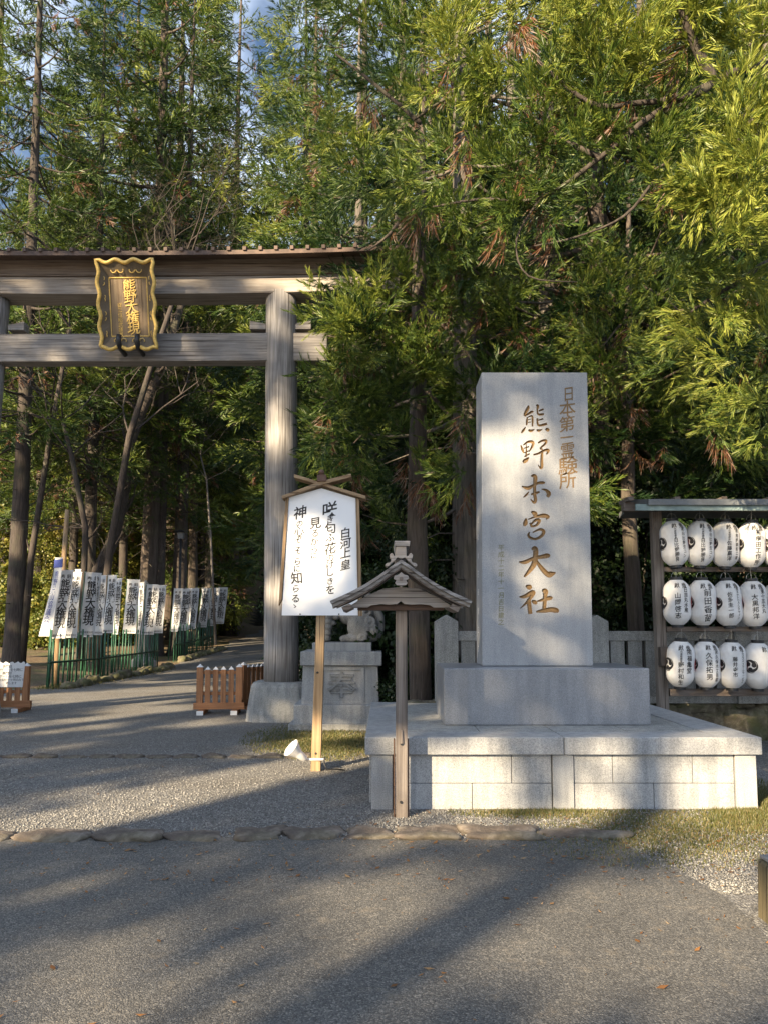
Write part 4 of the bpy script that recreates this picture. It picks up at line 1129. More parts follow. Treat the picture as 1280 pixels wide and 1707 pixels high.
# ------------------------------------------------------------------ green stake fences and banners along the path
g0, g1 = gnd(80, 1148), gnd(263, 1115)
def fence_row(a, b, n, label, h=1.4, seed=1):
    rs = random.Random(seed)
    t = thing("stake_fence", label, "stake fence", a, 0, "green stake fences along the path")
    for i in range(n):
        p = a.lerp(b, i / (n - 1)) - a
        mb = MB(); dx = rs.uniform(-0.03, 0.05)
        mb.tube([(p.x, p.y, p.z - 0.1), (p.x + dx, p.y, p.z + h + rs.uniform(-0.05, 0.1))], 0.023, 7); mb.build("stake", M['green_pole'], t, smooth=True)
    mb = MB(); q = b - a
    mb.tube([(0.03, -0.03, 0.66), tuple(q * 0.33 + Vector((0.03, 0, 0.62))), tuple(q * 0.66 + Vector((0.03, 0, 0.64))), tuple(q + Vector((0.03, 0, 0.66)))], 0.03, 7); mb.build("rail", M['green_dark'], t, smooth=True)
    return t
fence_row(g0, g1, 32, "green stake fence with one dark rail, nearer the torii gate", seed=2)
h0 = gnd(290, 1109); h1 = Vector((-8.05, 36.5, path_z(36.5))); h0.z = path_z(h0.y)
fence_row(h0, h1, 20, "green stake fence with one dark rail, farther up the path towards the stairs", seed=3)
def banner(base, yaw, lean, h, label, text="熊野大権現", wd=0.46, ln=1.75, blue=False, seed=0, mirror=False, swing=0.0, grp="white nobori banners by the path"):
    rs = random.Random(seed)
    t = thing("banner", label, "banner", base, R(yaw), grp)
    top = Vector((lean, 0, h))
    mb = MB(); mb.tube([(0, 0, -0.05), tuple(top * 0.5), tuple(top)], [0.02, 0.017, 0.013], 7); mb.build("pole", M['green_pole'], t, smooth=True)
    mb = MB(); mb.tube([(lean, -0.015, h - 0.03), (lean + wd + 0.03, -0.015, h - 0.05)], 0.009, 6); mb.build("cross_bar", M['white_paint'], t)
    amp = rs.uniform(0.02, 0.05); ph = rs.uniform(0, 6); fq = rs.uniform(5, 9)
    def pl(x, z, d=0):
        """x across the cloth, z down from the top"""
        v = z / ln; cx = lean * (1 - (z + 0.05) / h)
        return Vector((cx + 0.02 + x - 0.05 * v * v - swing * v ** 1.5 + (x - wd / 2) * 0.5 * min(1, swing * 2) * v, -0.02 - amp * v * math.sin(x * fq * 1.6 + ph + v * 2.2) - 0.03 * v * math.sin(v * 5 + ph) - d, h - 0.05 - z))
    nx, nz_ = 8, 22; V = [pl(wd * i / nx, ln * j / nz_) for j in range(nz_ + 1) for i in range(nx + 1)]
    mb = MB(); mb.add(V, [(j * (nx + 1) + i, j * (nx + 1) + i + 1, (j + 1) * (nx + 1) + i + 1, (j + 1) * (nx + 1) + i) for j in range(nz_) for i in range(nx)])
    cl = mb.build("cloth", M['cloth'], t, smooth=True, fix=False)
    for d in (0.004, -0.004):
        mb = MB(); sg = -1 if (mirror) else 1
        def f(x, z, dd):
            xx = wd / 2 + x * sg; return pl(xx, -z, d)
        if blue:
            mb.add([f(x, -z, 0) for z in (0.03, 0.08, 0.13, 0.18, 0.24) for x in (-0.22, -0.07, 0.07, 0.22)], [(r * 4 + c, r * 4 + c + 1, r * 4 + c + 5, r * 4 + c + 4) for r in range(4) for c in range(3)])
            write(mb, column("熊野三山協議会", 0.0, -0.42, 0.17, 0.19), f, off=0.004)
        else:
            write(mb, [("奉", -0.10, -0.16, 0.115), ("納", 0.09, -0.15, 0.115)] + [(c, 0.0, -0.37 - i * 0.245, 0.27) for i, c in enumerate(text)] + [(c, 0.17, -0.40 - i * 0.055, 0.042) for i, c in enumerate("商売繁昌家内安全")], f, off=0.014, jit=0.1, rng=rs)
            write(mb, [(c, -0.15 + i * 0.06, -1.68, 0.055) for i, c in enumerate("熊野本宮大社")], f, off=0.006)
        mb.build("lettering", M['blue_ink'] if blue else M['ink'], cl, fix=False)
    return t
# (photo x of the pole's foot in the 220-pixel close-up, turn, lean, height)
rowA = [(150, -40, 0.50, 3.25, 1), (168, -20, 0.42, 2.95, 0), (290, -30, 0.34, 2.95, 0), (350, -48, 0.30, 3.05, 0), (400, 30, 0.28, 3.02, 0), (470, -38, 0.26, 2.95, 0), (640, -34, 0.22, 3.05, 0), (725, -48, 0.24, 3.0, 0), (800, -6, 0.22, 3.02, 0), (930, -50, 0.22, 3.0, 0), (970, 20, 0.22, 2.96, 0), (1020, -36, 0.24, 2.98, 0), (1080, -30, 0.26, 3.0, 0), (560, -40, 0.22, 3.0, 0)]
for i, (zx, yaw, lean, h, bl_) in enumerate(rowA):
    u_ = (zx - 135) / (1100 - 135); p = g0.lerp(g1, min(1, max(0, (1 / (1 / g0.y + (1 / g1.y - 1 / g0.y) * u_) - g0.y) / (g1.y - g0.y))))
    p = p + Vector((-0.12, 0.1, 0))
    lab = "tall white banner with a blue head, first of the nearer row" if bl_ else "white prayer banner with black writing in the nearer row, %s from the torii" % ORD[i]
    if i == 8: lab = "white prayer banner facing squarely, its five large black characters all readable"
    banner(p, yaw, lean * (0.45 if bl_ else 0.6), h + 0.12, lab, blue=bool(bl_), wd=0.40 if bl_ else 0.43, ln=2.0 if bl_ else 1.75, seed=i, mirror=False, swing=0.42 if bl_ else 0.02 * (i % 4))
for i, zx in enumerate((120, 190, 262, 318, 385, 430, 495, 540, 610)):
    a = at(270 + zx * 0.1484 - 4, 1050, 1); k = (zx - 120) / 490; Y = 1 / (1 / 31.8 + (1 / 37.0 - 1 / 31.8) * k)
    X = (270 + zx * 0.1484 - 640) / FPX * Y
    banner(Vector((X - 0.1, Y, path_z(Y))), (-25, 40, -38, -30, -60, -20, -64, -24, 30)[i], 0.22, 2.95 if i < 8 else 3.0, "white prayer banner with black writing in the farther row, %s towards the stairs" % ORD[i], seed=30 + i)

# border rocks under the fences
for i in range(12):
    k = i / 11; p = g0.lerp(g1, 0.04 + k * 0.96) + Vector((0.42, 0, 0))
    stone("border_rock", "mossy border rock at the foot of the nearer stake fence, %s from the near end" % ORD[i], (p.x + 0.06 * math.sin(i * 2.1), p.y, 0.03), (0.42, 0.72, 0.22 + 0.08 * (i % 3)), M['rock_mossy'], 120 + i, "mossy rocks edging the path", rz=0.2 * math.sin(i), cat="border rock")
for i in range(8):
    k = i / 7; p = h0.lerp(h1, k) + Vector((0.4, 0, 0))
    stone("border_rock", "mossy border rock at the foot of the farther stake fence, %s from the near end" % ORD[i], (p.x, p.y, p.z + 0.03), (0.45, 0.75, 0.3), M['rock_mossy'], 150 + i, "mossy rocks edging the path", cat="border rock")

# ------------------------------------------------------------------ stairs, lamp, stone lantern, far sign, edge post
SX0, SX1, SYY = at(382, 1040, 58).x, -4.6, 58.0
t = thing("stone_staircase", "long dark stone stairway climbing the wooded slope beyond the torii", "stairs", ((SX0 + SX1) / 2, SYY, 1.6))
mb = MB(); ns = 34
for i in range(ns):
    mb.box(((SX0 + SX1) / 2, SYY + 0.42 * i + 0.6, 1.6 + 0.205 * (i + 0.5) - 0.4), (SX1 - SX0, 1.2, 0.205 + 0.8 - 0.004))
W(mb, "steps", M['stair_stone'], t, bevel=0.0)
for x in (SX0 - 0.2, SX1 + 0.2):
    mb = MB(); mb.add([(x + dx, SYY + y, z) for dx in (-0.18, 0.18) for y, z in ((-0.3, 1.3), (-0.3, 2.0), (14.2, 9.0), (14.6, 9.0), (14.6, 7.5), (0.5, 1.3))], [(0, 1, 2, 3, 4, 5), (11, 10, 9, 8, 7, 6)] + [(i, (i + 1) % 6, (i + 1) % 6 + 6, i + 6) for i in range(6)])
    W(mb, "side_kerb", M['stair_stone'], t)
t = thing("street_lamp", "dark path lamp with a pale square head among the trunks, by the farther banners", "lamp", Vector((at(302, 900, 33).x, 33, path_z(33))))
zz = at(302, 898, 33).z - path_z(33)
mb = MB(); mb.tube([(0, 0, -0.1), (0, 0, zz)], [0.07, 0.05], 8); mb.build("pole", M['black_iron'], t, smooth=True)
mb = MB(); mb.box((0, 0, zz + 0.13), (0.2, 0.2, 0.26), taper=1.25); mb.build("lamp_head", M['lamp_glass'], t)
mb = MB(); mb.box((0, 0, zz + 0.32), (0.46, 0.46, 0.12), taper=0.3); mb.build("lamp_hood", M['black_iron'], t)
def toro(loc, label, s=1.0):
    t = thing("stone_lantern", label, "stone lantern", loc, 0, "stone lanterns by the path")
    parts = [("base", [(0.42, 0), (0.42, 0.18), (0.3, 0.28), (0.26, 0.3)]), ("shaft", [(0.2, 0.3), (0.17, 0.9), (0.2, 1.5)]), ("platform", [(0.2, 1.5), (0.36, 1.62), (0.36, 1.74), (0.22, 1.76)]), ("fire_box", [(0.21, 1.76), (0.23, 2.1)]), ("roof", [(0.5, 2.1), (0.5, 2.16), (0.2, 2.38), (0.12, 2.42)]), ("jewel", [(0.08, 2.42), (0.15, 2.5), (0.13, 2.62), (0.01, 2.76)])]
    for nm_, pr in parts:
        mb = MB(); mb.lathe([(r * s, z * s) for r, z in pr], 6 if nm_ != "jewel" else 12); mb.build(nm_, M['granite_warm'], t, smooth=(nm_ == "jewel"))
p = at(240, 1100, 28.5); toro(Vector((p.x, 28.5, 0.1)), "tall grey stone lantern behind the nearer banners, only its top clear", 1.15)
p = at(371, 1043, 50); toro(Vector((p.x, 50, path_z(50))), "pale stone lantern at the left foot of the stairs", 0.72)
p = at(381.5, 1043, 54); t = thing("standing_sign", "small white standing sign at the foot of the stone stairs", "sign", Vector((p.x, 54, path_z(54))))
mb = MB(); mb.box((0, 0, 0.52), (0.46, 0.03, 0.72), rot=(R(-6), 0, 0)); mb.build("panel", M['white_board'], t)
mb = MB()
for sx in (-0.2, 0.2): mb.tube([(sx, -0.03, 0), (sx, 0.05, 0.9)], 0.015, 6); mb.tube([(sx, 0.3, 0), (sx, 0.05, 0.85)], 0.015, 6)
mb.build("frame", M['white_paint'], t)
p = gnd(1262, 1547)
t = thing("mossy_post", "short mossy timber stub cut by the right edge beside the asphalt", "post", Vector((p.x + 0.215, p.y + 0.08, 0)))
mb = MB(); hh = 0.31
mb.box((0, 0, hh / 2 - 0.03), (0.26, 0.22, hh + 0.06), taper=0.94); mb.build("stub", wood('mossy_wood', (0.055, 0.045, 0.022), (0.17, 0.14, 0.075), 'Z'), t, bevel=0.02)
mb = MB(); mb.box((0.0, 0, hh + 0.012), (0.22, 0.18, 0.02)); mb.build("weathered_top", M['wood_grey_x'], t, bevel=0.006)
# ------------------------------------------------------------------ cedar foliage: sprays of needle-covered shoots
def spray_template(seed, nshoot, segs, width, L=0.26, twig=0.5, sides=3, droop=0.0, spread=1.0):
    """one branch tip: curved shoots fanning from a short twig along +X; returns verts, triangles, tint per triangle"""
    r = np.random.RandomState(seed); V = []; F = []; T = []
    for i in range(nshoot):
        t = r.rand() ** 0.8
        p = np.array([twig * t, 0.07 * r.randn() * spread, 0.05 * r.randn() * spread - 0.04 * t])
        d = np.array([0.95 + 0.3 * r.rand(), 0.85 * r.randn() * spread, 0.62 * r.randn() * spread + 0.12]); d /= np.linalg.norm(d)
        l = L * (0.55 + 0.75 * r.rand()); up = np.array([0.25, 0, 0.5 - droop * 1.6])
        b = r.rand(3) - 0.5; tone = 0.14 * r.randn()
        rings = []
        for s in range(segs + 1):
            u = s / segs; rings.append(p.copy()); p = p + d * l / segs; d = d + up * (0.55 / segs) + b * 0.25 / segs; d /= np.linalg.norm(d)
        side = np.cross(d, [0.1, 0.2, 1.0]); side /= np.linalg.norm(side); nrm = np.cross(side, d)
        o = len(V); prof = [0.75, 1.0, 0.85, 0.6, 0.5][:segs] if segs > 2 else ([0.8, 1.0] if segs == 2 else [1.0])
        if sides == 2:
            ang = r.rand() * 3.14; sd = side * math.cos(ang) + nrm * math.sin(ang)
            for s in range(segs):
                V += [rings[s] + sd * width * prof[s], rings[s] - sd * width * prof[s]]
            V.append(rings[segs])
            for s in range(segs - 1):
                a = o + 2 * s; F += [(a, a + 1, a + 3), (a, a + 3, a + 2)]; T += [tone - 0.06 + 0.10 * s / segs] * 2
            a = o + 2 * (segs - 1); F.append((a, a + 1, a + 2)); T.append(tone + 0.10)
        else:
            for s in range(segs):
                # ragged rings read as needles
                for k in range(3):
                    a = 2.094 * k + (0.9 if s % 2 else 0); w_ = width * prof[s] * (0.75 + 0.5 * r.rand())
                    V.append(rings[s] + (side * math.cos(a) + nrm * math.sin(a)) * w_)
            V.append(rings[segs])
            for s in range(segs - 1):
                a = o + 3 * s
                for k in range(3):
                    k2 = (k + 1) % 3; F += [(a + k, a + k2, a + 3 + k2), (a + k, a + 3 + k2, a + 3 + k)]; T += [tone - 0.06 + 0.10 * s / segs] * 2
            a = o + 3 * (segs - 1)
            for k in range(3): F.append((a + k, a + (k + 1) % 3, a + 3)); T.append(tone + 0.10)
    return np.array(V), np.array(F, dtype=np.int32), np.array(T)
def plume_template(seed, nsub, nsh, segs, width, L, twig, droop=0.0, fan=0.75):
    """a branch tip as a plume: side twigs fan forward from a main twig, each feathered with aligned curved shoots"""
    r = np.random.RandomState(seed); V = []; F = []; T = []
    def ribbon(p, d, l, tone, up):
        side = np.cross(d, r.randn(3)); side /= np.linalg.norm(side) + 1e-9; o = len(V); prof = [0.7, 1.0, 0.75][:segs] if segs == 3 else [0.85, 1.0]
        for s in range(segs):
            w_ = width * prof[s] * (0.8 + 0.4 * r.rand()); V.append(p + side * w_); V.append(p - side * w_)
            p = p + d * l / segs; d = d + up / segs; d = d / np.linalg.norm(d)
        V.append(p)
        for s in range(segs - 1):
            a = o + 2 * s; F.extend([(a, a + 1, a + 3), (a, a + 3, a + 2)]); T.extend([tone - 0.14 + 0.22 * s / segs] * 2)
        a = o + 2 * (segs - 1); F.append((a, a + 1, a + 2)); T.append(tone + 0.16)
    for i in range(nsub):
        t = (i + 0.5 + 0.4 * r.randn()) / nsub; t = min(1, max(0.02, t))
        b0 = np.array([twig * t, 0.03 * r.randn(), -0.10 * droop * t + 0.02 * r.randn()])
        ang = (fan * (1.15 - 0.8 * t) + 0.2 * r.randn()) * (1 if i % 2 else -1); el = 0.45 * r.randn() + 0.18 - 0.5 * droop
        d0 = np.array([math.cos(ang) * math.cos(el), math.sin(ang) * math.cos(el), math.sin(el)])
        ls = twig * (0.75 - 0.35 * t) * (0.7 + 0.6 * r.rand()); tone = 0.09 * r.randn()
        for j in range(nsh):
            u = 0.12 + 0.88 * (j + r.rand()) / nsh; p = b0 + d0 * ls * u
            k = np.cross(d0, r.randn(3)); k /= np.linalg.norm(k)
            d = d0 + k * (0.40 * (1.15 - u) + 0.14); d /= np.linalg.norm(d)
            ribbon(p, d, L * (0.7 + 0.5 * r.rand()) * (1.1 - 0.3 * u), tone + 0.05 * r.randn(), d0 * 0.55 + np.array([0, 0, 0.25 - 0.9 * droop]))
    return np.array(V), np.array(F, dtype=np.int32), np.array(T)
FINE = [plume_template(100 + i, 14, 20, 3, 0.0036, 0.088, 0.40) for i in range(5)] + [plume_template(110 + i, 14, 20, 3, 0.0036, 0.095, 0.42, droop=0.6) for i in range(3)]
MIDS = [plume_template(200 + i, 10, 10, 3, 0.0070, 0.145, 0.46) for i in range(4)] + [plume_template(210 + i, 10, 10, 3, 0.0070, 0.15, 0.46, droop=0.6) for i in range(2)]
FARS = [plume_template(300 + i, 8, 6, 2, 0.014, 0.20, 0.5) for i in range(4)]
CAST = [spray_template(400 + i, 22, 2, 0.052, 0.36, 0.5, 2, spread=1.25) for i in range(4)]
DEAD = [plume_template(500 + i, 9, 8, 3, 0.0045, 0.17, 0.34, droop=1.2, fan=0.5) for i in range(3)]

class Leaves:
    """collects placed sprays, then makes one mesh of them"""
    def __init__(s): s.items = {}
    def add(s, lib, k, pos, M3, sc, tint): s.items.setdefault((id(lib), k), (lib[k], []))[1].append((pos, M3, sc, tint))
    def mesh(s, name, mat, extra=None):
        VV = []; FF = []; TT = []; o = 0
        for (v, f, t), L_ in s.items.values():
            P = np.array([x[0] for x in L_]); Rm = np.array([x[1] for x in L_]); sc = np.array([x[2] for x in L_]); ti = np.array([x[3] for x in L_])
            W_ = np.einsum('nij,kj->nki', Rm, v) * sc[:, None, None] + P[:, None, :]
            n, k = W_.shape[:2]
            VV.append(W_.reshape(-1, 3)); FF.append((f[None] + (np.arange(n) * k)[:, None, None] + o).reshape(-1, 3))
            tt = ti[:, None] + t[None]; hi = ti[:, None] > 0.87
            TT.append(np.where(hi, np.clip(tt, 0.885, 1.0), np.clip(tt, 0.0, 0.85)).ravel()); o += n * k
        return np_mesh(name, np.concatenate(VV), np.concatenate(FF), np.concatenate(TT), [mat])
def orient(az, el, roll):
    ca, sa, ce, se = math.cos(az), math.sin(az), math.cos(el), math.sin(el)
    X = np.array([ca * ce, sa * ce, se]); Y = np.array([-sa, ca, 0]); Z = np.cross(X, Y)
    cr, sr = math.cos(roll), math.sin(roll)
    return np.stack([X, Y * cr + Z * sr, Z * cr - Y * sr], axis=1)

def mesh_obj(name, me, parent=None, loc=None):
    o = bpy.data.objects.new(name, me); COL.objects.link(o)
    if parent is not None: o.parent = parent
    if loc is not None: o.location = loc
    return o
def smooth_mesh(mb, name, mat):
    me = mb.mesh(name); me.materials.append(mat); me.polygons.foreach_set("use_smooth", [True] * len(me.polygons)); return me

def cedar_meshes(seed, H, rad, d, hb, lib, nbr, tint=(0.35, 0.16), dead=0.06, up_to=None, per=5.0, barkmat='bark', scale=1.0, stubs=16, droop=0.25, cap=None, clump=False):
    """trunk mesh and crown mesh of one upright cedar standing at the origin"""
    rs = random.Random(seed); mb = MB(); n = 16
    bend = [(rs.uniform(-1, 1) * 0.12, rs.uniform(-1, 1) * 0.12) for _ in range(3)]
    def ax(z):
        u = z / H; return Vector((bend[0][0] * math.sin(3 * u) + bend[1][0] * math.sin(7 * u), bend[0][1] * math.sin(3 * u + 1) + bend[1][1] * math.sin(6 * u), z))
    zs = [-0.4, 0.0, 0.25, 0.7] + [H * (0.05 + 0.95 * i / 14) for i in range(15)]
    mb.tube([ax(z) for z in zs], [max(0.02, d / 2 * (1.45 if z < 0.1 else 1.2 if z < 0.3 else 1.06 if z < 0.8 else (1 - 0.9 * z / H))) for z in zs], n, wob=0.10, rng=rs)
    lv = Leaves(); top = up_to or H
    for i in range(nbr):
        z = hb + (top - hb) * (i + rs.random()) / nbr
        q = (z - hb) / max(0.1, H - hb); Lb = rad * (0.35 + 0.65 * min(1, q * 3.5 + 0.45)) * (1 - q) ** 0.65 * rs.uniform(0.7, 1.2) + 0.3
        a = i * 2.39996 + rs.uniform(-0.4, 0.4); b = ax(z); pts = []
        dr = droop * rs.uniform(0.5, 1.5)
        for j in range(6):
            t = j / 5; pts.append(b + Vector((math.cos(a) * Lb * t, math.sin(a) * Lb * t, Lb * (-dr * 1.5 * t + dr * 1.15 * t * t))))
        mb.tube(pts, [max(0.006, 0.020 * Lb * (1 - 0.85 * j / 5)) for j in range(6)], 5, cap=False)
        ns = max(2, int(per * Lb)); bt = tint[0] + rs.gauss(0, tint[1])
        tufts = [(0.98, 0.0), (0.80, rs.choice((-1, 1)) * 0.8), (0.55, rs.choice((-1, 1)) * 0.9), (0.66, rs.uniform(-0.3, 0.3))][:3 if Lb < 1.6 else 4]
        for k in range(ns):
            t = 0.28 + 0.72 * (k + rs.random()) / ns; sd = rs.uniform(-1, 1)
            if clump:
                t, sd = tufts[k % len(tufts)]; t = min(1, max(0.2, t + rs.gauss(0, 0.06))); sd += rs.gauss(0, 0.22)
            j = min(4, int(t * 5)); f = t * 5 - j
            p = pts[j].lerp(pts[j + 1], f); w_ = 0.30 * Lb * (1.05 - t) + 0.14
            p = p + Vector((-math.sin(a) * sd * w_, math.cos(a) * sd * w_, rs.gauss(-0.05, 0.10)))
            M3 = orient(a + sd * 0.9 + rs.gauss(0, 0.25), rs.gauss(0.12 - 0.55 * droop, 0.35), rs.uniform(-0.6, 0.6))
            isd = rs.random() < dead
            if isd: lv.add(DEAD if lib is FINE else lib, rs.randrange(3), p[:], orient(a + sd, -0.9, rs.uniform(-1, 1)), scale * rs.uniform(0.7, 1.1), rs.uniform(0.90, 0.99))
            else: lv.add(lib, rs.randrange(len(lib)), p[:], M3, scale * rs.uniform(0.8, 1.3), min(0.84, bt + rs.gauss(0, 0.08)))
    for i in range(stubs):          # bare dead branches under the crown
        z = rs.uniform(1.8, hb + 1.5); a = rs.uniform(0, 6.28); Lb = rs.uniform(0.5, 1.8); b = ax(z)
        mb.tube([b, b + Vector((math.cos(a) * Lb * .5, math.sin(a) * Lb * .5, -0.02 * Lb)), b + Vector((math.cos(a + .2) * Lb, math.sin(a + .2) * Lb, -0.22 * Lb))], [0.018, 0.012, 0.005], 4, cap=False)
    return smooth_mesh(mb, "trunk", M[barkmat]), lv.mesh("crown", M['cedar'])
def plant(name, label, loc, tr, cr, rz=0.0, s=1.0, group=None, cat="tree"):
    t = thing(name, label, cat, loc, rz, group); t.scale = (s, s, s)
    mesh_obj("trunk", tr, t); mesh_obj("crown", cr, t); return t

# ------------------------------------------------------------------ cedars behind the monument, their low boughs in front of us
NEAR = [cedar_meshes(21, 19, 2.2, 0.56, 3.0, FINE, 56, (0.20, 0.16), 0.06, up_to=12.5, per=5.2, barkmat='bark_grey', droop=0.5, scale=1.3, clump=True),  # low leaf tints paint shade into these crowns, behind the bright near tufts
        cedar_meshes(22, 20, 3.2, 0.52, 3.6, FINE, 56, (0.18, 0.15), 0.07, up_to=13, per=4.2, barkmat='bark', droop=0.6, scale=1.3, clump=True),
        cedar_meshes(23, 18, 2.7, 0.50, 2.6, FINE, 56, (0.24, 0.16), 0.05, up_to=12, per=4.2, barkmat='bark_grey', droop=0.45, scale=1.3, clump=True)]
near_spots = [(783, 12.7, 0, 0.9, 1.0, "cedar with a grey fissured trunk rising behind the monument's left edge"), (672, 16.6, 1, 2.0, 1.0, "cedar behind the little roofed post, its trunk catching a patch of sun"),
              (924, 14.6, 2, 4.0, 1.0, "cedar rising above the monument's top with a sunlit stretch of trunk"), (1003, 13.4, 1, 5.1, 0.95, "dark cedar trunk between the monument and the lantern rack"),
              (1168, 14.2, 0, 3.1, 1.0, "cedar standing behind the lantern rack, hung with yellow-green boughs"), (1330, 13.6, 2, 1.2, 1.05, "cedar right of the lantern rack, trunk outside the frame"),
              (600, 17.5, 2, 2.6, 0.92, "cedar just right of the torii pillar with low drooping boughs"), (1080, 17.5, 1, 0.4, 1.05, "cedar set back between the monument and the rack"), (860, 18.5, 0, 2.2, 1.05, "cedar set back behind the monument, mostly hidden"),
              (1290, 18.0, 1, 4.4, 1.1, "cedar set far back behind the rack's right side")]
for px, Y, k, rz, s, lab in near_spots:
    X = (px - CX) / FPX * Y; plant("cedar_tree", lab, (X, Y, tz(X, Y) - 0.05), *NEAR[k], rz, s, "cedars behind the monument")

# the big cedar whose bough hangs over from the right; its trunk stands outside the frame
BR = random.Random(77)
bx, by = 6.6, 8.2
t = thing("overhanging_cedar", "near cedar reaching long mossy boughs and bright sprays across the upper right", "tree", (bx, by, 0))
mb = MB(); mb.tube([(0, 0, -0.4), (0, 0, 0.3), (0.05, 0, 4), (0, 0.05, 9), (0, 0, 16)], [0.52, 0.42, 0.36, 0.30, 0.12], 18, wob=0.08)
def bough(px, r0, r1):
    pts = [at(x, y, Y) - Vector((bx, by, 0)) for x, y, Y in px]; Q = []
    for i in range(len(pts) - 1):
        for j in range(4):
            a, b, c, d = pts[max(i - 1, 0)], pts[i], pts[i + 1], pts[min(i + 2, len(pts) - 1)]; u = j / 4
            Q.append(0.5 * ((2 * b) + (c - a) * u + (2 * a - 5 * b + 4 * c - d) * u * u + (3 * b - a - 3 * c + d) * u ** 3))
    Q.append(pts[-1]); mb.tube(Q, [r0 + (r1 - r0) * i / (len(Q) - 1) for i in range(len(Q))], 8, wob=0.4, rng=BR)
bough([(1680, 60, 8.0), (1280, 108, 7.2), (1190, 138, 7.1), (1090, 190, 7.2), (1000, 262, 7.4), (900, 330, 7.6), (800, 332, 7.8), (720, 345, 8.0)], 0.044, 0.009)
bough([(1190, 138, 7.1), (1150, 160, 7.1), (1060, 172, 7.2), (985, 172, 7.3), (900, 105, 7.5), (860, 60, 7.6)], 0.038, 0.012)
bough([(1190, 135, 7.1), (1160, 80, 7.0), (1130, 0, 6.9), (1110, -90, 6.9)], 0.05, 0.03)
bough([(1260, 140, 7.2), (1240, 200, 7.0), (1225, 260, 6.9), (1235, 330, 6.9)], 0.025, 0.01)
bough([(700, 205, 8.6), (660, 170, 8.7), (600, 120, 8.8), (560, 90, 8.9)], 0.03, 0.012)
bough([(1090, 300, 7.5), (1040, 360, 7.5), (960, 395, 7.6), (890, 410, 7.7)], 0.016, 0.008)
bough([(900, 330, 7.6), (860, 400, 7.7), (880, 460, 7.7), (960, 470, 7.7)], 0.012, 0.005)
bough([(1700, -60, 9.0), (1280, -40, 8.4), (900, -60, 8.2), (640, -10, 8.6), (560, 60, 8.8)], 0.07, 0.012)
bough([(1650, 380, 8.2), (1330, 420, 8.0), (1230, 470, 8.0), (1150, 520, 8.1)], 0.05, 0.012)
bough([(1000, 262, 7.4), (930, 230, 7.6), (860, 180, 7.8), (760, 160, 8.2), (690, 200, 8.5)], 0.03, 0.012)
mesh_obj("trunk", smooth_mesh(mb, "trunk", M['bark_dark']), t)
lv = Leaves()
def tuft(px, py, Y, n, rpx, tint, sc=1.0, lib=FINE, dead=0.0, az=None, el=None):
    """n sprays round one bough tip, fanning the same way like a brush"""
    c = at(px, py, Y)
    if az is None: az = -1.57 + BR.gauss(0, 0.75)
    if el is None: el = BR.gauss(0.12, 0.3)
    ax_ = Vector((math.cos(az), math.sin(az), 0)); sd = Vector((-math.sin(az), math.cos(az), 0))
    for _ in range(n):
        r = rpx / FPX * Y
        p = c + ax_ * (BR.gauss(-0.15, 0.30) * max(r, 0.3)) + sd * (BR.gauss(0, 0.40) * r) + Vector((0, 0, BR.gauss(0, 0.32) * r))
        off = (p - c).dot(sd) / max(r, 0.05)
        q = (p.x - bx, p.y - by, p.z); up = (p.z - c.z) / max(r, 0.05)
        a = az + 0.9 * off + BR.gauss(0, 0.35)
        if BR.random() < dead: lv.add(DEAD, BR.randrange(3), (q[0], q[1], q[2] - 0.15), orient(a, -1.1 + BR.gauss(0, 0.2), BR.uniform(-1, 1)), sc * BR.uniform(0.8, 1.2), BR.uniform(0.9, 1.0))
        else: lv.add(lib, BR.randrange(len(lib)), q, orient(a, el + 0.8 * up + BR.gauss(0, 0.22), BR.uniform(-0.7, 0.7)), sc * BR.uniform(0.85, 1.2), min(0.80, tint + 0.07 * up + BR.gauss(0, 0.07)))
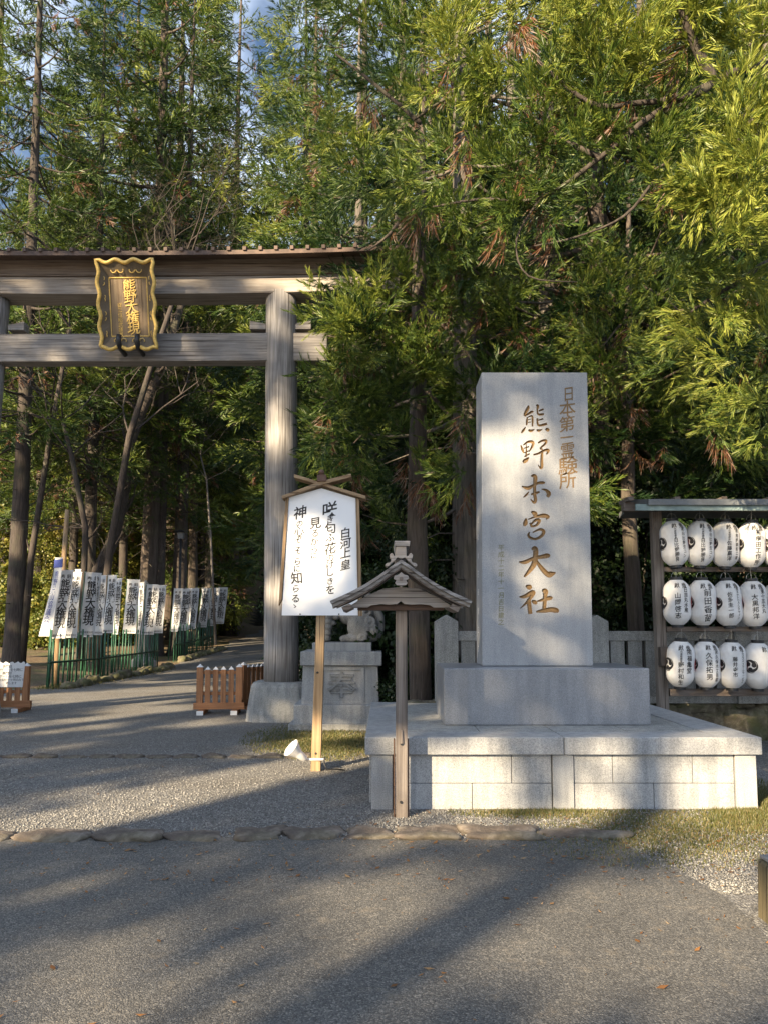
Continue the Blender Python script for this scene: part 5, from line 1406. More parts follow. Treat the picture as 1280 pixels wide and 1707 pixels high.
# (x, y, depth, sprays, radius in pixels, tone with sun and shade painted in, share of dead sprays)
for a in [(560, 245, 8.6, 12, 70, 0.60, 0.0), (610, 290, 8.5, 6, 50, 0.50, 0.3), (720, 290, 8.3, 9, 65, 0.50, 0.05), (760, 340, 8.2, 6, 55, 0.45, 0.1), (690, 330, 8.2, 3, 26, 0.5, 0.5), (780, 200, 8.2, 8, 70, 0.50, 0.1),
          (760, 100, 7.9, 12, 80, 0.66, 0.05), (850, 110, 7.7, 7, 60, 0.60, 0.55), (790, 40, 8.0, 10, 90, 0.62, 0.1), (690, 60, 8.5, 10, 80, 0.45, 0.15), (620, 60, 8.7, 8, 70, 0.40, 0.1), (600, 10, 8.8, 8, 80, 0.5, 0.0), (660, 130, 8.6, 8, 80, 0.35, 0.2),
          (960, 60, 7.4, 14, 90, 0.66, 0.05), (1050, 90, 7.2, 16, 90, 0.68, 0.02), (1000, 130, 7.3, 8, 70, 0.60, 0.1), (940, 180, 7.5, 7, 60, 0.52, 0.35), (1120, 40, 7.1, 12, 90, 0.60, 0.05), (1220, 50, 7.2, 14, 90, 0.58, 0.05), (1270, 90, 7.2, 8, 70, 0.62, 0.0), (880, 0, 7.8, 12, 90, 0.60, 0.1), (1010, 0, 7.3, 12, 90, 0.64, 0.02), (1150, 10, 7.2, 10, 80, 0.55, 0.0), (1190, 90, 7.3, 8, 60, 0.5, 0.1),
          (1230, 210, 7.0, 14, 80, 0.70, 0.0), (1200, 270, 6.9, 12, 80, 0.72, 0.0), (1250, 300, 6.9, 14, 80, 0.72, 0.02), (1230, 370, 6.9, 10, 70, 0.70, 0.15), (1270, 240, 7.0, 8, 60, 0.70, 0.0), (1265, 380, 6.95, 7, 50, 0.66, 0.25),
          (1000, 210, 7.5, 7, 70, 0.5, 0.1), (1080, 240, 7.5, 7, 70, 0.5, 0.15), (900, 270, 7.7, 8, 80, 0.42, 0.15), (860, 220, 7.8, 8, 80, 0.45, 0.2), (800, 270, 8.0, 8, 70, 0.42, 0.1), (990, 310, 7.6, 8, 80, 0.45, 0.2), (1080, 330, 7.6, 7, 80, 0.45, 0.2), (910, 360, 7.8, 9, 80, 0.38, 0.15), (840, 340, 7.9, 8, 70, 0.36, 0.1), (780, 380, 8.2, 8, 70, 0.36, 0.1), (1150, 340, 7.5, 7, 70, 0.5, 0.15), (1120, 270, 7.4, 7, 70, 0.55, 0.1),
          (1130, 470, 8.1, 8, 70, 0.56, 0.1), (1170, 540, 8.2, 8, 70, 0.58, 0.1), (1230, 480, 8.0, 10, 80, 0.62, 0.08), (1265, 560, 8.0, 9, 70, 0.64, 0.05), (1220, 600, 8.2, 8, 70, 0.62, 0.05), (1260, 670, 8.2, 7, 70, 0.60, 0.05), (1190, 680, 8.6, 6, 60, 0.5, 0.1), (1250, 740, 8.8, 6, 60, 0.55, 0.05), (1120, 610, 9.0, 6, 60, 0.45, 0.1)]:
    tuft(a[0], a[1], a[2] + 0.02, int(a[3] * (0.9 if a[0] > 650 else 0.6) + 0.5), a[4] * (0.85 if a[0] > 650 else 0.6), a[5] + (0.18 if a[5] > 0.57 else 0.02), 1.12 if a[0] > 650 else 1.0, dead=a[6] * (0.7 if a[0] < 1150 else 0.3))  # brightest tufts toned up further, painting sunlight into their leaf colour
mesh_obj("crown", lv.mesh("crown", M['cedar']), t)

# the cedar bough group over the torii's right end and down beside its pillar
t = thing("leaning_cedar", "young cedar with tiers of sunlit boughs hiding the torii's right end", "tree", (0.55, 11.6, 0.1)); bx, by = 0.55, 11.6
mb = MB(); mb.tube([(0, 0, -0.4), (0, 0, 0.2), (-0.05, 0.05, 3), (0.0, 0.1, 7), (0.1, 0, 12)], [0.22, 0.17, 0.15, 0.11, 0.03], 12, wob=0.1)
for px in ([(700, 470, 11.5), (640, 520, 11.0), (580, 570, 10.7), (540, 570, 10.6)], [(700, 560, 11.5), (640, 620, 11.0), (580, 660, 10.8), (530, 690, 10.7)], [(700, 640, 11.5), (640, 700, 11.1), (590, 750, 10.9)], [(710, 390, 11.5), (760, 430, 11.0), (800, 470, 10.8)], [(700, 330, 11.5), (650, 400, 11.0), (610, 430, 10.8)], [(710, 520, 11.5), (770, 590, 10.9), (810, 640, 10.7)], [(710, 660, 11.5), (760, 720, 11.0), (780, 780, 10.8)]):
    bough([(x, y, Y) for x, y, Y in px], 0.035, 0.01)
mesh_obj("trunk", smooth_mesh(mb, "trunk", M['bark']), t)
lv = Leaves()
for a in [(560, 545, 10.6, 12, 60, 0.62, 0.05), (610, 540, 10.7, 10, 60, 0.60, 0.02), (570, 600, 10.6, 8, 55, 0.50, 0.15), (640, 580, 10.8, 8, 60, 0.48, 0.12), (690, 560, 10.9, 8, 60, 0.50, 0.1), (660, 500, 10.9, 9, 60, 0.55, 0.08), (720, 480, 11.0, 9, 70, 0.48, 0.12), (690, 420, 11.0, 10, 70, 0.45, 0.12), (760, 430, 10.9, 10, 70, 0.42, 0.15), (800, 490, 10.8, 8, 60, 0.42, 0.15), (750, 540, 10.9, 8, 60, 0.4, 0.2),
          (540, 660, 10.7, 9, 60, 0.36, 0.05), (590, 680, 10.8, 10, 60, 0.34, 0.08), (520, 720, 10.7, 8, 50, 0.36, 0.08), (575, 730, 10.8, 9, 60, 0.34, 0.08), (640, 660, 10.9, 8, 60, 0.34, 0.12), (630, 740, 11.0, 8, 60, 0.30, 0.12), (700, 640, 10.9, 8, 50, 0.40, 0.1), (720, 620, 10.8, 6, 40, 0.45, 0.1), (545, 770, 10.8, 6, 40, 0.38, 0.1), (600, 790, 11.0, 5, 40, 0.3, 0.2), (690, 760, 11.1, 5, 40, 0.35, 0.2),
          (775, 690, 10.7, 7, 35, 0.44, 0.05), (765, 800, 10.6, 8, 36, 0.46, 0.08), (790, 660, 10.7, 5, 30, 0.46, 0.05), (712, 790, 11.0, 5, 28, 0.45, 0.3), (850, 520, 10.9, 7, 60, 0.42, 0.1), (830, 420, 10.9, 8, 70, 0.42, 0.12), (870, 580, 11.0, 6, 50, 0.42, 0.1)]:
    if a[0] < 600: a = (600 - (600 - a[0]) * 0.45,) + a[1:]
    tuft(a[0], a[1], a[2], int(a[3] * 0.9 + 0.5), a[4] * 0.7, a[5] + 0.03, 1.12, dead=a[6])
mesh_obj("crown", lv.mesh("crown", M['cedar']), t)
# boughs beside the monument's right shoulder
t = thing("young_cedar", "young cedar filling the gap right of the monument's shoulder with bright tufts", "tree", (3.9, 11.9, 0.5)); bx, by = 3.9, 11.9
mb = MB(); mb.tube([(0, 0, -0.2), (0, 0, 0.3), (-0.1, 0, 3), (0.05, 0, 8)], [0.17, 0.13, 0.11, 0.03], 10, wob=0.1)
for px in ([(1060, 560, 11.9), (1030, 600, 11.2), (1000, 640, 10.8)], [(1060, 640, 11.9), (1050, 690, 11.2), (1030, 720, 10.9)], [(1060, 520, 11.9), (1120, 560, 11.2), (1160, 610, 10.9)]): bough(px, 0.03, 0.008)
mesh_obj("trunk", smooth_mesh(mb, "trunk", M['bark']), t)
lv = Leaves()
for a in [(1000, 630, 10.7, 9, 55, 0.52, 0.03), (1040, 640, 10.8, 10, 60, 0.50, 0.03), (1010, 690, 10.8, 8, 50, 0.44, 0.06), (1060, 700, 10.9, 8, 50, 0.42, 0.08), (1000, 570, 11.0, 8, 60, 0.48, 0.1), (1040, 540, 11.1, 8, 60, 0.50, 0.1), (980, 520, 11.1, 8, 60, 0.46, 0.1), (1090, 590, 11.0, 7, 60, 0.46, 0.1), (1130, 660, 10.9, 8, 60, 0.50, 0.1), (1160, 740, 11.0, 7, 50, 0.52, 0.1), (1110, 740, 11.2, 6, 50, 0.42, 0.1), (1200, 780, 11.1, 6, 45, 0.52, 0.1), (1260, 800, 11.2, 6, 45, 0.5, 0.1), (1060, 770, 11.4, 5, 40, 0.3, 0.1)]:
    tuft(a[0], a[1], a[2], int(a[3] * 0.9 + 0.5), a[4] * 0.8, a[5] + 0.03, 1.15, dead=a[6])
mesh_obj("crown", lv.mesh("crown", M['cedar']), t)

# ------------------------------------------------------------------ forest beyond the torii
MIDT = [cedar_meshes(31, 31, 3.3, 0.66, 8.0, MIDS, 84, (0.34, 0.20), 0.04, per=3.6, barkmat='bark_dark', droop=0.4, scale=1.5),
        cedar_meshes(32, 29, 3.3, 0.60, 6.5, MIDS, 84, (0.46, 0.20), 0.04, per=3.6, barkmat='bark', droop=0.35, scale=1.5),
        cedar_meshes(33, 21, 2.5, 0.52, 2.5, MIDS, 95, (0.40, 0.16), 0.05, per=5.0, barkmat='bark_grey', droop=0.5, scale=1.5)]
FART = [cedar_meshes(41, 21, 2.6, 0.5, 3.0, FARS, 80, (0.50, 0.18), 0.03, per=4.0, barkmat='bark', droop=0.35, scale=2.0, stubs=6),
        cedar_meshes(42, 23, 2.5, 0.55, 5.5, FARS, 80, (0.62, 0.16), 0.03, per=4.0, barkmat='bark_grey', droop=0.3, scale=2.0, stubs=6)]
MID_SPOTS = [(58, 38, 0, 0.85, "slim dark cedar between the leftmost trunk and the timber pole"), (92, 43, 0, 0.80, "slim straight cedar just left of the timber pole"), (122, 37, 0, 0.75, "thin dark cedar right of the timber pole"), (172, 45, 0, 0.85, "slim straight cedar seen through the forked tree"), (206, 38, 0, 0.75, "thin dark cedar between the forked tree and the broad grey trunk"), (282, 43, 0, 0.85, "slim cedar between the broad grey trunk and the path lamp"), (338, 46, 0, 0.80, "thin cedar trunk left of the stairs' foot"), (5, 44, 0, 0.90, "dark cedar at the very left edge, deep behind the first trunk"), (420, 66, 0, 1.20, "cedar rising above the top of the stairs"), (280, 41, 1, 1.45, "very tall yellow-green cedar catching the sun above the torii's middle"), (385, 47, 1, 1.5, "very tall sunlit cedar above the torii's pillar"), (205, 50, 1, 1.6, "very tall sunlit cedar above the plaque"), (500, 44, 1, 1.4, "tall cedar above the gap right of the pillar"), (24, 27, 0, 1.0, "thick dark cedar trunk by the left edge, behind the paper notice's barrier"), (143, 31, 0, 0.92, "dark cedar trunk seen left of the forked tree, behind the blue-headed banner"), (246, 34, 1, 1.5, "broad grey cedar trunk right of the forked tree, above the banners"),
             (264, 34, 0, 0.8, "slim cedar trunk close beside the broad grey one"), (301, 34.5, 0, 1.05, "dark cedar trunk behind the path lamp"), (324, 39, 1, 0.9, "slim cedar right of the path lamp"), (350, 41, 2, 0.9, "cedar with drooping low boughs left of the stairs"),
             (-45, 29, 1, 1.1, "cedar just outside the left edge, its boughs reaching in"), (70, 40, 1, 1.0, "cedar in the gap between the two leftmost trunks"), (190, 42, 2, 0.95, "cedar beyond the forked tree"), (105, 47, 0, 1.0, "cedar deep in the wood behind the blue-headed banner"), (510, 41, 0, 1.0, "cedar right of the path, behind the torii pillar"), (520, 30, 1, 1.05, "cedar behind the poem board"), (610, 27, 0, 1.0, "cedar behind the guardian lion"), (720, 26, 2, 1.0, "cedar far behind the roofed post"), (820, 27, 1, 1.1, "cedar far behind the monument's left side"), (930, 25, 2, 1.0, "cedar far behind the monument's right side"), (1050, 27, 1, 1.1, "cedar far behind the gap by the lantern rack"), (1180, 25, 2, 1.0, "cedar far behind the lantern rack"), (1300, 27, 1, 1.1, "cedar far behind the rack at the right edge")]
for px, Y, k, s, lab in MID_SPOTS:
    X = (px - CX) / FPX * Y; plant("cedar_tree", lab, (X, Y, tz(X, Y) - 0.1), *MIDT[k], px * 0.37, s, "cedars of the shrine wood")
rs = random.Random(99); nfar = 0
for row, Y0 in enumerate((50, 57, 64, 72, 82, 92)):
    hw = 0.56 * Y0 + 4; X = -hw
    while X < hw * (0.75 if row < 2 else 0.9):
        x = X + rs.uniform(-1, 1)
        if row > 2 and x < -12 and rs.random() < 0.45: X += 4.1; continue
        y = Y0 + rs.uniform(-2, 2); X += 4.1 + row * 0.25
        if row < 3 and SX0 - 1.2 < x < SX1 + 1.0: continue
        pxx = CX + x / y * FPX
        if 395 < pxx < 470 and row > 1 and rs.random() < 0.5: continue
        plant("cedar_tree", "cedar among the sunlit trees on the wooded slope behind the trunks", (x, y, tz(x, y) - 0.2), *FART[rs.randrange(2)], rs.uniform(0, 6.28), rs.uniform(0.8, 1.15), "far cedars on the wooded slope"); nfar += 1
print("far cedars", nfar)

# ------------------------------------------------------------------ broad-leaved shrubs
def leaf_clump(seed, n, size, R_):
    r = np.random.RandomState(seed); V = []; F = []; T = []
    for i in range(n):
        d = r.randn(3); d /= np.linalg.norm(d); p = d * R_ * (0.35 + 0.65 * r.rand()) * np.array([1, 1, 0.8])
        a = r.randn(3); a /= np.linalg.norm(a); b = np.cross(a, d); b /= (np.linalg.norm(b) + 1e-6); s = size * (0.7 + 0.6 * r.rand()); a = np.cross(d, b) * 0.8 + d * 0.5
        o = len(V); V += [p - a * s * 0.5, p + b * s * 0.32, p + a * s * 0.6, p - b * s * 0.32]; F += [(o, o + 1, o + 2), (o, o + 2, o + 3)]; T += [0.1 * r.randn()] * 2
    return np.array(V), np.array(F, dtype=np.int32), np.array(T)
CLUMP = [leaf_clump(600 + i, 110, 0.075, 0.32) for i in range(3)]
GCLUMP = [leaf_clump(620 + i, 70, 0.16, 0.55) for i in range(3)]
def shrub_meshes(seed, w_, h, n, lib, mat, tint, sc=1.0):
    rs = random.Random(seed); lv = Leaves(); mb = MB()
    for k in range(7):
        a = rs.uniform(0, 6.28); r = w_ * 0.35 * rs.random()
        mb.tube([(0.1 * math.cos(a), 0.1 * math.sin(a), -0.1), (r * .6 * math.cos(a), r * .6 * math.sin(a), h * .45), (r * math.cos(a), r * math.sin(a), h * 0.9)], [0.035, 0.025, 0.008], 5)
    for k in range(n):
        a = rs.uniform(0, 6.28); z = rs.uniform(0.06, 1.0); r = w_ / 2 * math.sqrt(rs.random()) * (1.0 - 0.55 * z ** 2.5)
        lv.add(lib, rs.randrange(3), (r * math.cos(a), r * math.sin(a), z * h), orient(rs.uniform(0, 6.28), rs.gauss(0, 0.4), rs.uniform(0, 6)), sc * rs.uniform(0.7, 1.3), min(0.86, max(0, tint + rs.gauss(0, 0.15))))
    return smooth_mesh(mb, "stems", M['bark_dark']), lv.mesh("foliage", M[mat])
SHR = [shrub_meshes(51, 2.2, 2.6, 110, CLUMP, 'broadleaf', 0.35), shrub_meshes(52, 2.4, 3.6, 150, CLUMP, 'broadleaf', 0.30), shrub_meshes(53, 2.0, 1.6, 80, CLUMP, 'broadleaf', 0.40)]
GSHR = [shrub_meshes(55, 4.2, 3.6, 100, GCLUMP, 'gold_leaf', 0.5), shrub_meshes(56, 5.0, 8.0, 170, GCLUMP, 'gold_leaf', 0.6)]
def shrub(lab, px, Y, me, s, rz, grp, dz=0.0):
    X = (px - CX) / FPX * Y; t = thing("shrub", lab, "shrub", (X, Y, tz(X, Y) - 0.05 + dz), rz, grp); t.scale = (s, s, s)
    mesh_obj("stems", me[0], t); mesh_obj("foliage", me[1], t)
for px, Y, k, s, lab in ((640, 13.6, 0, 1.0, "dark evergreen shrub right of the guardian lion"), (705, 13.4, 1, 0.95, "tall dark evergreen shrub between the roofed post and the monument"), (590, 15.2, 1, 0.9, "dark evergreen shrub behind the guardian lion"), (760, 14.6, 0, 1.0, "evergreen shrub behind the fence's left post"),
                         (690, 12.2, 2, 0.55, "low leafy shrub on the ground beside the platform's left side"), (1050, 13.0, 1, 1.0, "dark evergreen shrub in the gap left of the lantern rack"), (1110, 13.6, 1, 1.0, "dark evergreen shrub behind the rack's left post"), (1190, 13.0, 0, 1.1, "dark evergreen shrub behind the middle of the lanterns"), (1270, 13.2, 1, 0.95, "dark evergreen shrub behind the right lanterns"), (980, 14.0, 1, 1.0, "dark evergreen shrub behind the monument's right side"), (860, 14.4, 1, 1.0, "evergreen shrub hidden behind the monument"), (540, 18.5, 1, 1.2, "evergreen shrub behind the poem board's post"), (660, 19, 1, 1.2, "evergreen shrub deep behind the roofed post"), (800, 20, 1, 1.3, "evergreen shrub deep behind the monument"), (1000, 19, 1, 1.3, "evergreen shrub deep in the gap beside the monument"), (1150, 20, 1, 1.3, "evergreen shrub deep behind the rack"), (620, 16.5, 1, 1.25, "tall evergreen shrub between the poem board and the roofed post"), (740, 17, 1, 1.3, "tall evergreen shrub left of the monument, deep in shade"), (690, 21, 1, 1.5, "large evergreen shrub far behind the roofed post"), (580, 22, 1, 1.5, "large evergreen shrub far behind the poem board"), (1060, 16.5, 1, 1.35, "tall evergreen shrub in the dark gap beside the rack")):
    shrub(lab, px, Y, SHR[k], s, px * 0.7, "evergreen shrubs behind the fence")
rs = random.Random(5)
for i, (px, Y, k, s) in enumerate(((10, 36, 0, 1.0), (75, 38, 1, 0.9), (110, 35, 0, 0.9), (60, 46, 1, 1.2), (-30, 42, 1, 1.2), (165, 40, 1, 0.9), (200, 37, 0, 0.9), (215, 46, 1, 1.1), (265, 44, 0, 1.1), (285, 48, 1, 1.0), (330, 50, 0, 1.0), (352, 46, 0, 0.8), (140, 50, 1, 1.3), (20, 52, 1, 1.4), (240, 54, 1, 1.4), (310, 56, 1, 1.3))):
    shrub("sunlit yellow-green maple shrub on the forest floor left of the path", px, Y, GSHR[k], s, i * 1.1, "sunlit shrubs under the left wood")

GTREE = [shrub_meshes(57, 7.5, 14.0, 330, GCLUMP, 'gold_leaf', 0.55, 1.5), shrub_meshes(58, 6.5, 11.0, 260, GCLUMP, 'gold_leaf', 0.62, 1.4)]
for i, (px, Y, k, s) in enumerate(((-40, 50, 0, 1.1), (35, 47, 1, 1.0), (80, 52, 0, 1.0), (128, 46, 1, 1.0), (178, 50, 0, 1.05), (222, 46, 1, 1.0), (285, 52, 0, 1.0), (335, 49, 1, 0.95), (10, 58, 0, 1.3), (110, 60, 0, 1.35), (200, 60, 0, 1.3), (310, 61, 0, 1.2))):
    X = (px - CX) / FPX * Y; t = thing("maple_tree", "sunlit yellow-green leafy tree glowing behind the dark trunks left of the path", "tree", (X, Y, tz(X, Y) - 0.1), i * 1.3, "sunlit leafy trees behind the trunks"); t.scale = (s, s, s)
    mesh_obj("trunk", GTREE[k][0], t); mesh_obj("crown", GTREE[k][1], t)

# ------------------------------------------------------------------ bare trees
def bare_tree(seed, path, r0, depth, spread, lab, name="bare_tree", matn='twig', tw=1.0):
    rs = random.Random(seed); mb = MB(); base = Vector(path[0])
    t = thing(name, lab, "tree", base)
    def grow(p, d, l, r, k):
        pts = [p]; q = p.copy(); dd = d.copy()
        for i in range(4):
            dd = (dd + Vector((rs.gauss(0, 0.16), rs.gauss(0, 0.16), rs.gauss(0.03, 0.12)))).normalized(); q = q + dd * l / 4; pts.append(q.copy())
        mb.tube(pts, [r * (1 - 0.42 * i / 4) for i in range(5)], 5 if r > 0.012 else 3, cap=False)
        if k <= 0: return
        for i in range(rs.choice((2, 3, 3))):
            j = rs.randrange(2, 5); a = Vector((rs.gauss(0, 1), rs.gauss(0, 1), rs.gauss(0.15, 0.7))).normalized()
            grow(pts[j], (dd * 0.8 + a * spread).normalized(), l * rs.uniform(0.55, 0.82), r * rs.uniform(0.42, 0.62), k - 1)
    P = [Vector(p) - base for p in path]
    mb.tube(P, [r0 * (1 - 0.55 * i / (len(P) - 1)) for i in range(len(P))], 12, wob=0.12, rng=rs)
    for j in range(1, len(P)):
        for _ in range(2 if j < len(P) - 1 else 4):
            if j < len(P) - 2 and rs.random() < 0.55: continue
            a = Vector((rs.gauss(0, 1), rs.gauss(0, 1), rs.gauss(0.5, 0.5))).normalized()
            grow(P[j], ((P[j] - P[j - 1]).normalized() * 0.6 + a * 0.8).normalized(), tw * rs.uniform(1.5, 2.4), r0 * 0.30 * (1 - 0.3 * j / len(P)), depth)
    mesh_obj("trunk", smooth_mesh(mb, "trunk", M[matn]), t); return t
def pxpath(L_): return [tuple(at(x, y, Y)) for x, y, Y in L_]
bare_tree(61, [tuple(gnd(150, 1110))] + pxpath([(158, 1000, 30.6), (165, 950, 30.6), (190, 900, 30.5), (205, 830, 30.4), (215, 745, 30.4), (235, 690, 30.3), (262, 630, 30.2), (285, 570, 30.2), (305, 500, 30.2)]), 0.30, 4, 0.8, "bent dark bare tree leaning right behind the banners, forking near its foot", matn='bark_dark', tw=1.0)
bare_tree(62, [tuple(gnd(135, 1120))] + pxpath([(140, 980, 25.5), (143, 880, 25.5), (120, 760, 25.4), (105, 700, 25.2)]), 0.13, 4, 0.9, "thin bare tree with a tangle of grey twigs left of the leaning one", matn='bark_dark')
bare_tree(63, [(-9.6, 26, 0.0), (-9.3, 26, 4), (-8.6, 25.6, 8), (-7.6, 25.2, 11), (-6.9, 25, 13)], 0.15, 5, 0.95, "bare grey cherry whose twigs fan out above the torii roof", matn='bark_dark', tw=1.45)
bare_tree(64, [(-12.6, 27, 0.0), (-12.4, 27, 4), (-11.6, 26.4, 8.5), (-11.0, 26.2, 12.0)], 0.14, 5, 0.9, "bare grey tree showing twigs over the torii's left half", matn='bark_dark', tw=1.4)
bare_tree(65, pxpath([(360, 1075, 33), (352, 900, 33), (345, 800, 33), (335, 760, 33)]), 0.06, 4, 1.0, "pale leafless sapling with sunlit twigs left of the stairs", tw=0.8)
pl_ = gnd(93, 1142)
t = thing("timber_pole", "slim sunlit timber pole leaning beside the blue-headed banner", "pole", pl_)
mb = MB(); q = at(113, 850, pl_.y + 0.2) - pl_; mb.tube([(0, 0, -0.1), tuple(q * 0.5), tuple(q)], [0.085, 0.075, 0.06], 10, wob=0.08); mb.build("shaft", M['wood_tan_z'], t, smooth=True)

# ------------------------------------------------------------------ grass, fallen needles and leaves
def blades(name, n, region, h0_, seed, mat, wd=0.006, lean=0.6, tintf=None):
    r = np.random.RandomState(seed); P = []
    rr = random.Random(seed)
    while len(P) < n:
        q = region(rr)
        if q is not None: P.append(q)
    P = np.array(P); a = r.rand(n) * 6.283; h = h0_ * (0.4 + 0.9 * r.rand(n)); dx = np.cos(a); dy = np.sin(a); b = r.rand(n) * 6.283; ln = lean * h * r.rand(n)
    V = np.zeros((n, 3, 3)); V[:, 0] = P + np.stack([dx * wd, dy * wd, np.zeros(n)], 1); V[:, 1] = P - np.stack([dx * wd, dy * wd, np.zeros(n)], 1); V[:, 2] = P + np.stack([np.cos(b) * ln, np.sin(b) * ln, h], 1)
    F = np.arange(3 * n).reshape(n, 3)
    o = mesh_obj(name, np_mesh(name, V.reshape(-1, 3), F, np.clip(0.5 + 0.25 * r.randn(n), 0, 1), [mat])); return struct(o, 'stuff')
def reg_px(cx, cy, rx, ry, soft=1.4):
    def f(rr):
        a, b = rr.gauss(0, 0.5), rr.gauss(0, 0.5)
        if a * a + b * b > soft: return None
        py = cy + b * ry
        if py < 1120: return None
        p = gnd(cx + a * rx, py)
        if xl - 0.05 < p.x < xr + 0.05 and PF - 0.03 < p.y < PB: return None
        return (p.x, p.y, -0.004)
    return f
blades("grass", 13000, reg_px(1130, 1380, 240, 62), 0.026, 1, M['grass'], 0.004)
blades("grass", 8000, reg_px(1250, 1345, 80, 40), 0.04, 4, M['grass'], 0.004)
blades("grass", 16000, reg_px(540, 1236, 120, 28), 0.03, 2, M['grass'], 0.006)
blades("grass", 2500, reg_px(900, 1352, 140, 12), 0.03, 3, M['grass'], 0.004)
def edge_moss(rr):
    p = g0.lerp(g1, rr.random()); return (p.x + rr.gauss(0.15, 0.25), p.y + rr.gauss(0, 0.3), 0.0)
blades("moss", 6000, edge_moss, 0.07, 6, M['grass'], 0.010)
def litter(n, region, seed, s):
    r = random.Random(seed); V = []; F = []; T = []
    for i in range(n):
        q = None
        while q is None: q = region(r)
        a = r.uniform(0, 6.28); l = s * r.uniform(0.5, 1.5); wd = l * r.uniform(0.12, 0.5); o = len(V); dx, dy = math.cos(a), math.sin(a); z = q[2] + 0.008
        V += [(q[0] - dx * l, q[1] - dy * l, z), (q[0] - dy * wd, q[1] + dx * wd, z + 0.3 * wd * r.random()), (q[0] + dx * l, q[1] + dy * l, z + r.random() * 0.012), (q[0] + dy * wd, q[1] - dx * wd, z)]
        F += [(o, o + 1, o + 2), (o, o + 2, o + 3)]; T += [r.random()] * 2
    o = mesh_obj("fallen_leaves", np_mesh("fallen_leaves", np.array(V), np.array(F), np.array(T), [M['litter']])); struct(o, 'stuff')
litter(260, lambda r: (lambda p: (p.x, p.y, 0.0))(gnd(r.uniform(-50, 1330), r.uniform(1150, 1720) if r.random() < 0.4 else r.uniform(1385, 1470))), 8, 0.022)
litter(450, lambda r: (lambda p: (p.x, p.y, 0.0))(gnd(r.uniform(-60, 1340), min(1720, 1396 + abs(r.gauss(0, 70))))), 10, 0.011)
litter(420, lambda r: (lambda p: (p.x, p.y, 0.0))(gnd(r.gauss(1000, 230), r.gauss(1385, 28))), 9, 0.018)
# loose stones of the gravel, near enough to be told apart
def pebbles(n, seed):
    r = np.random.RandomState(seed); base = np.array([(1, 0, 0), (-1, 0, 0), (0, 1, 0), (0, -1, 0), (0, 0, 1), (0, 0, -1)], float)
    tri = np.array([(0, 2, 4), (2, 1, 4), (1, 3, 4), (3, 0, 4), (2, 0, 5), (1, 2, 5), (3, 1, 5), (0, 3, 5)])
    P = []
    while len(P) < n:
        py = 1240 + 165 * r.rand() ** 0.7; px = -30 + 1340 * r.rand()
        if px > 1020: py = 1340 + 150 * r.rand()
        p = gnd(px, py)
        if xl - 0.02 < p.x < xr + 0.02 and p.y > PF - 0.02: continue
        if p.y < 5.95 and p.x < 1.75: continue
        if px > 1020 and p.x < 1.7 + (5.85 - p.y) * 0.3: continue
        P.append((p.x, p.y, 0.0))
    P = np.array(P); s = 0.0045 + 0.0065 * r.rand(n) ** 2
    V = base[None] * (s[:, None, None] * (0.7 + 0.6 * r.rand(n, 6, 1))); V[:, :, 2] *= 0.7
    a = r.rand(n) * 6.28; c, s_ = np.cos(a)[:, None], np.sin(a)[:, None]; x, y = V[:, :, 0].copy(), V[:, :, 1].copy(); V[:, :, 0] = x * c - y * s_; V[:, :, 1] = x * s_ + y * c
    V += P[:, None, :]
    F = (tri[None] + (np.arange(n) * 6)[:, None, None]).reshape(-1, 3)
    o = mesh_obj("loose_gravel", np_mesh("loose_gravel", V.reshape(-1, 3), F, np.repeat(r.rand(n), 8), [M['pebble']])); struct(o, 'stuff')
M['pebble'] = foliage('pebble', [(0.0, (0.12, 0.117, 0.112)), (0.6, (0.24, 0.232, 0.22)), (1.0, (0.38, 0.365, 0.34))], 0.0)
pebbles(26000, 12)

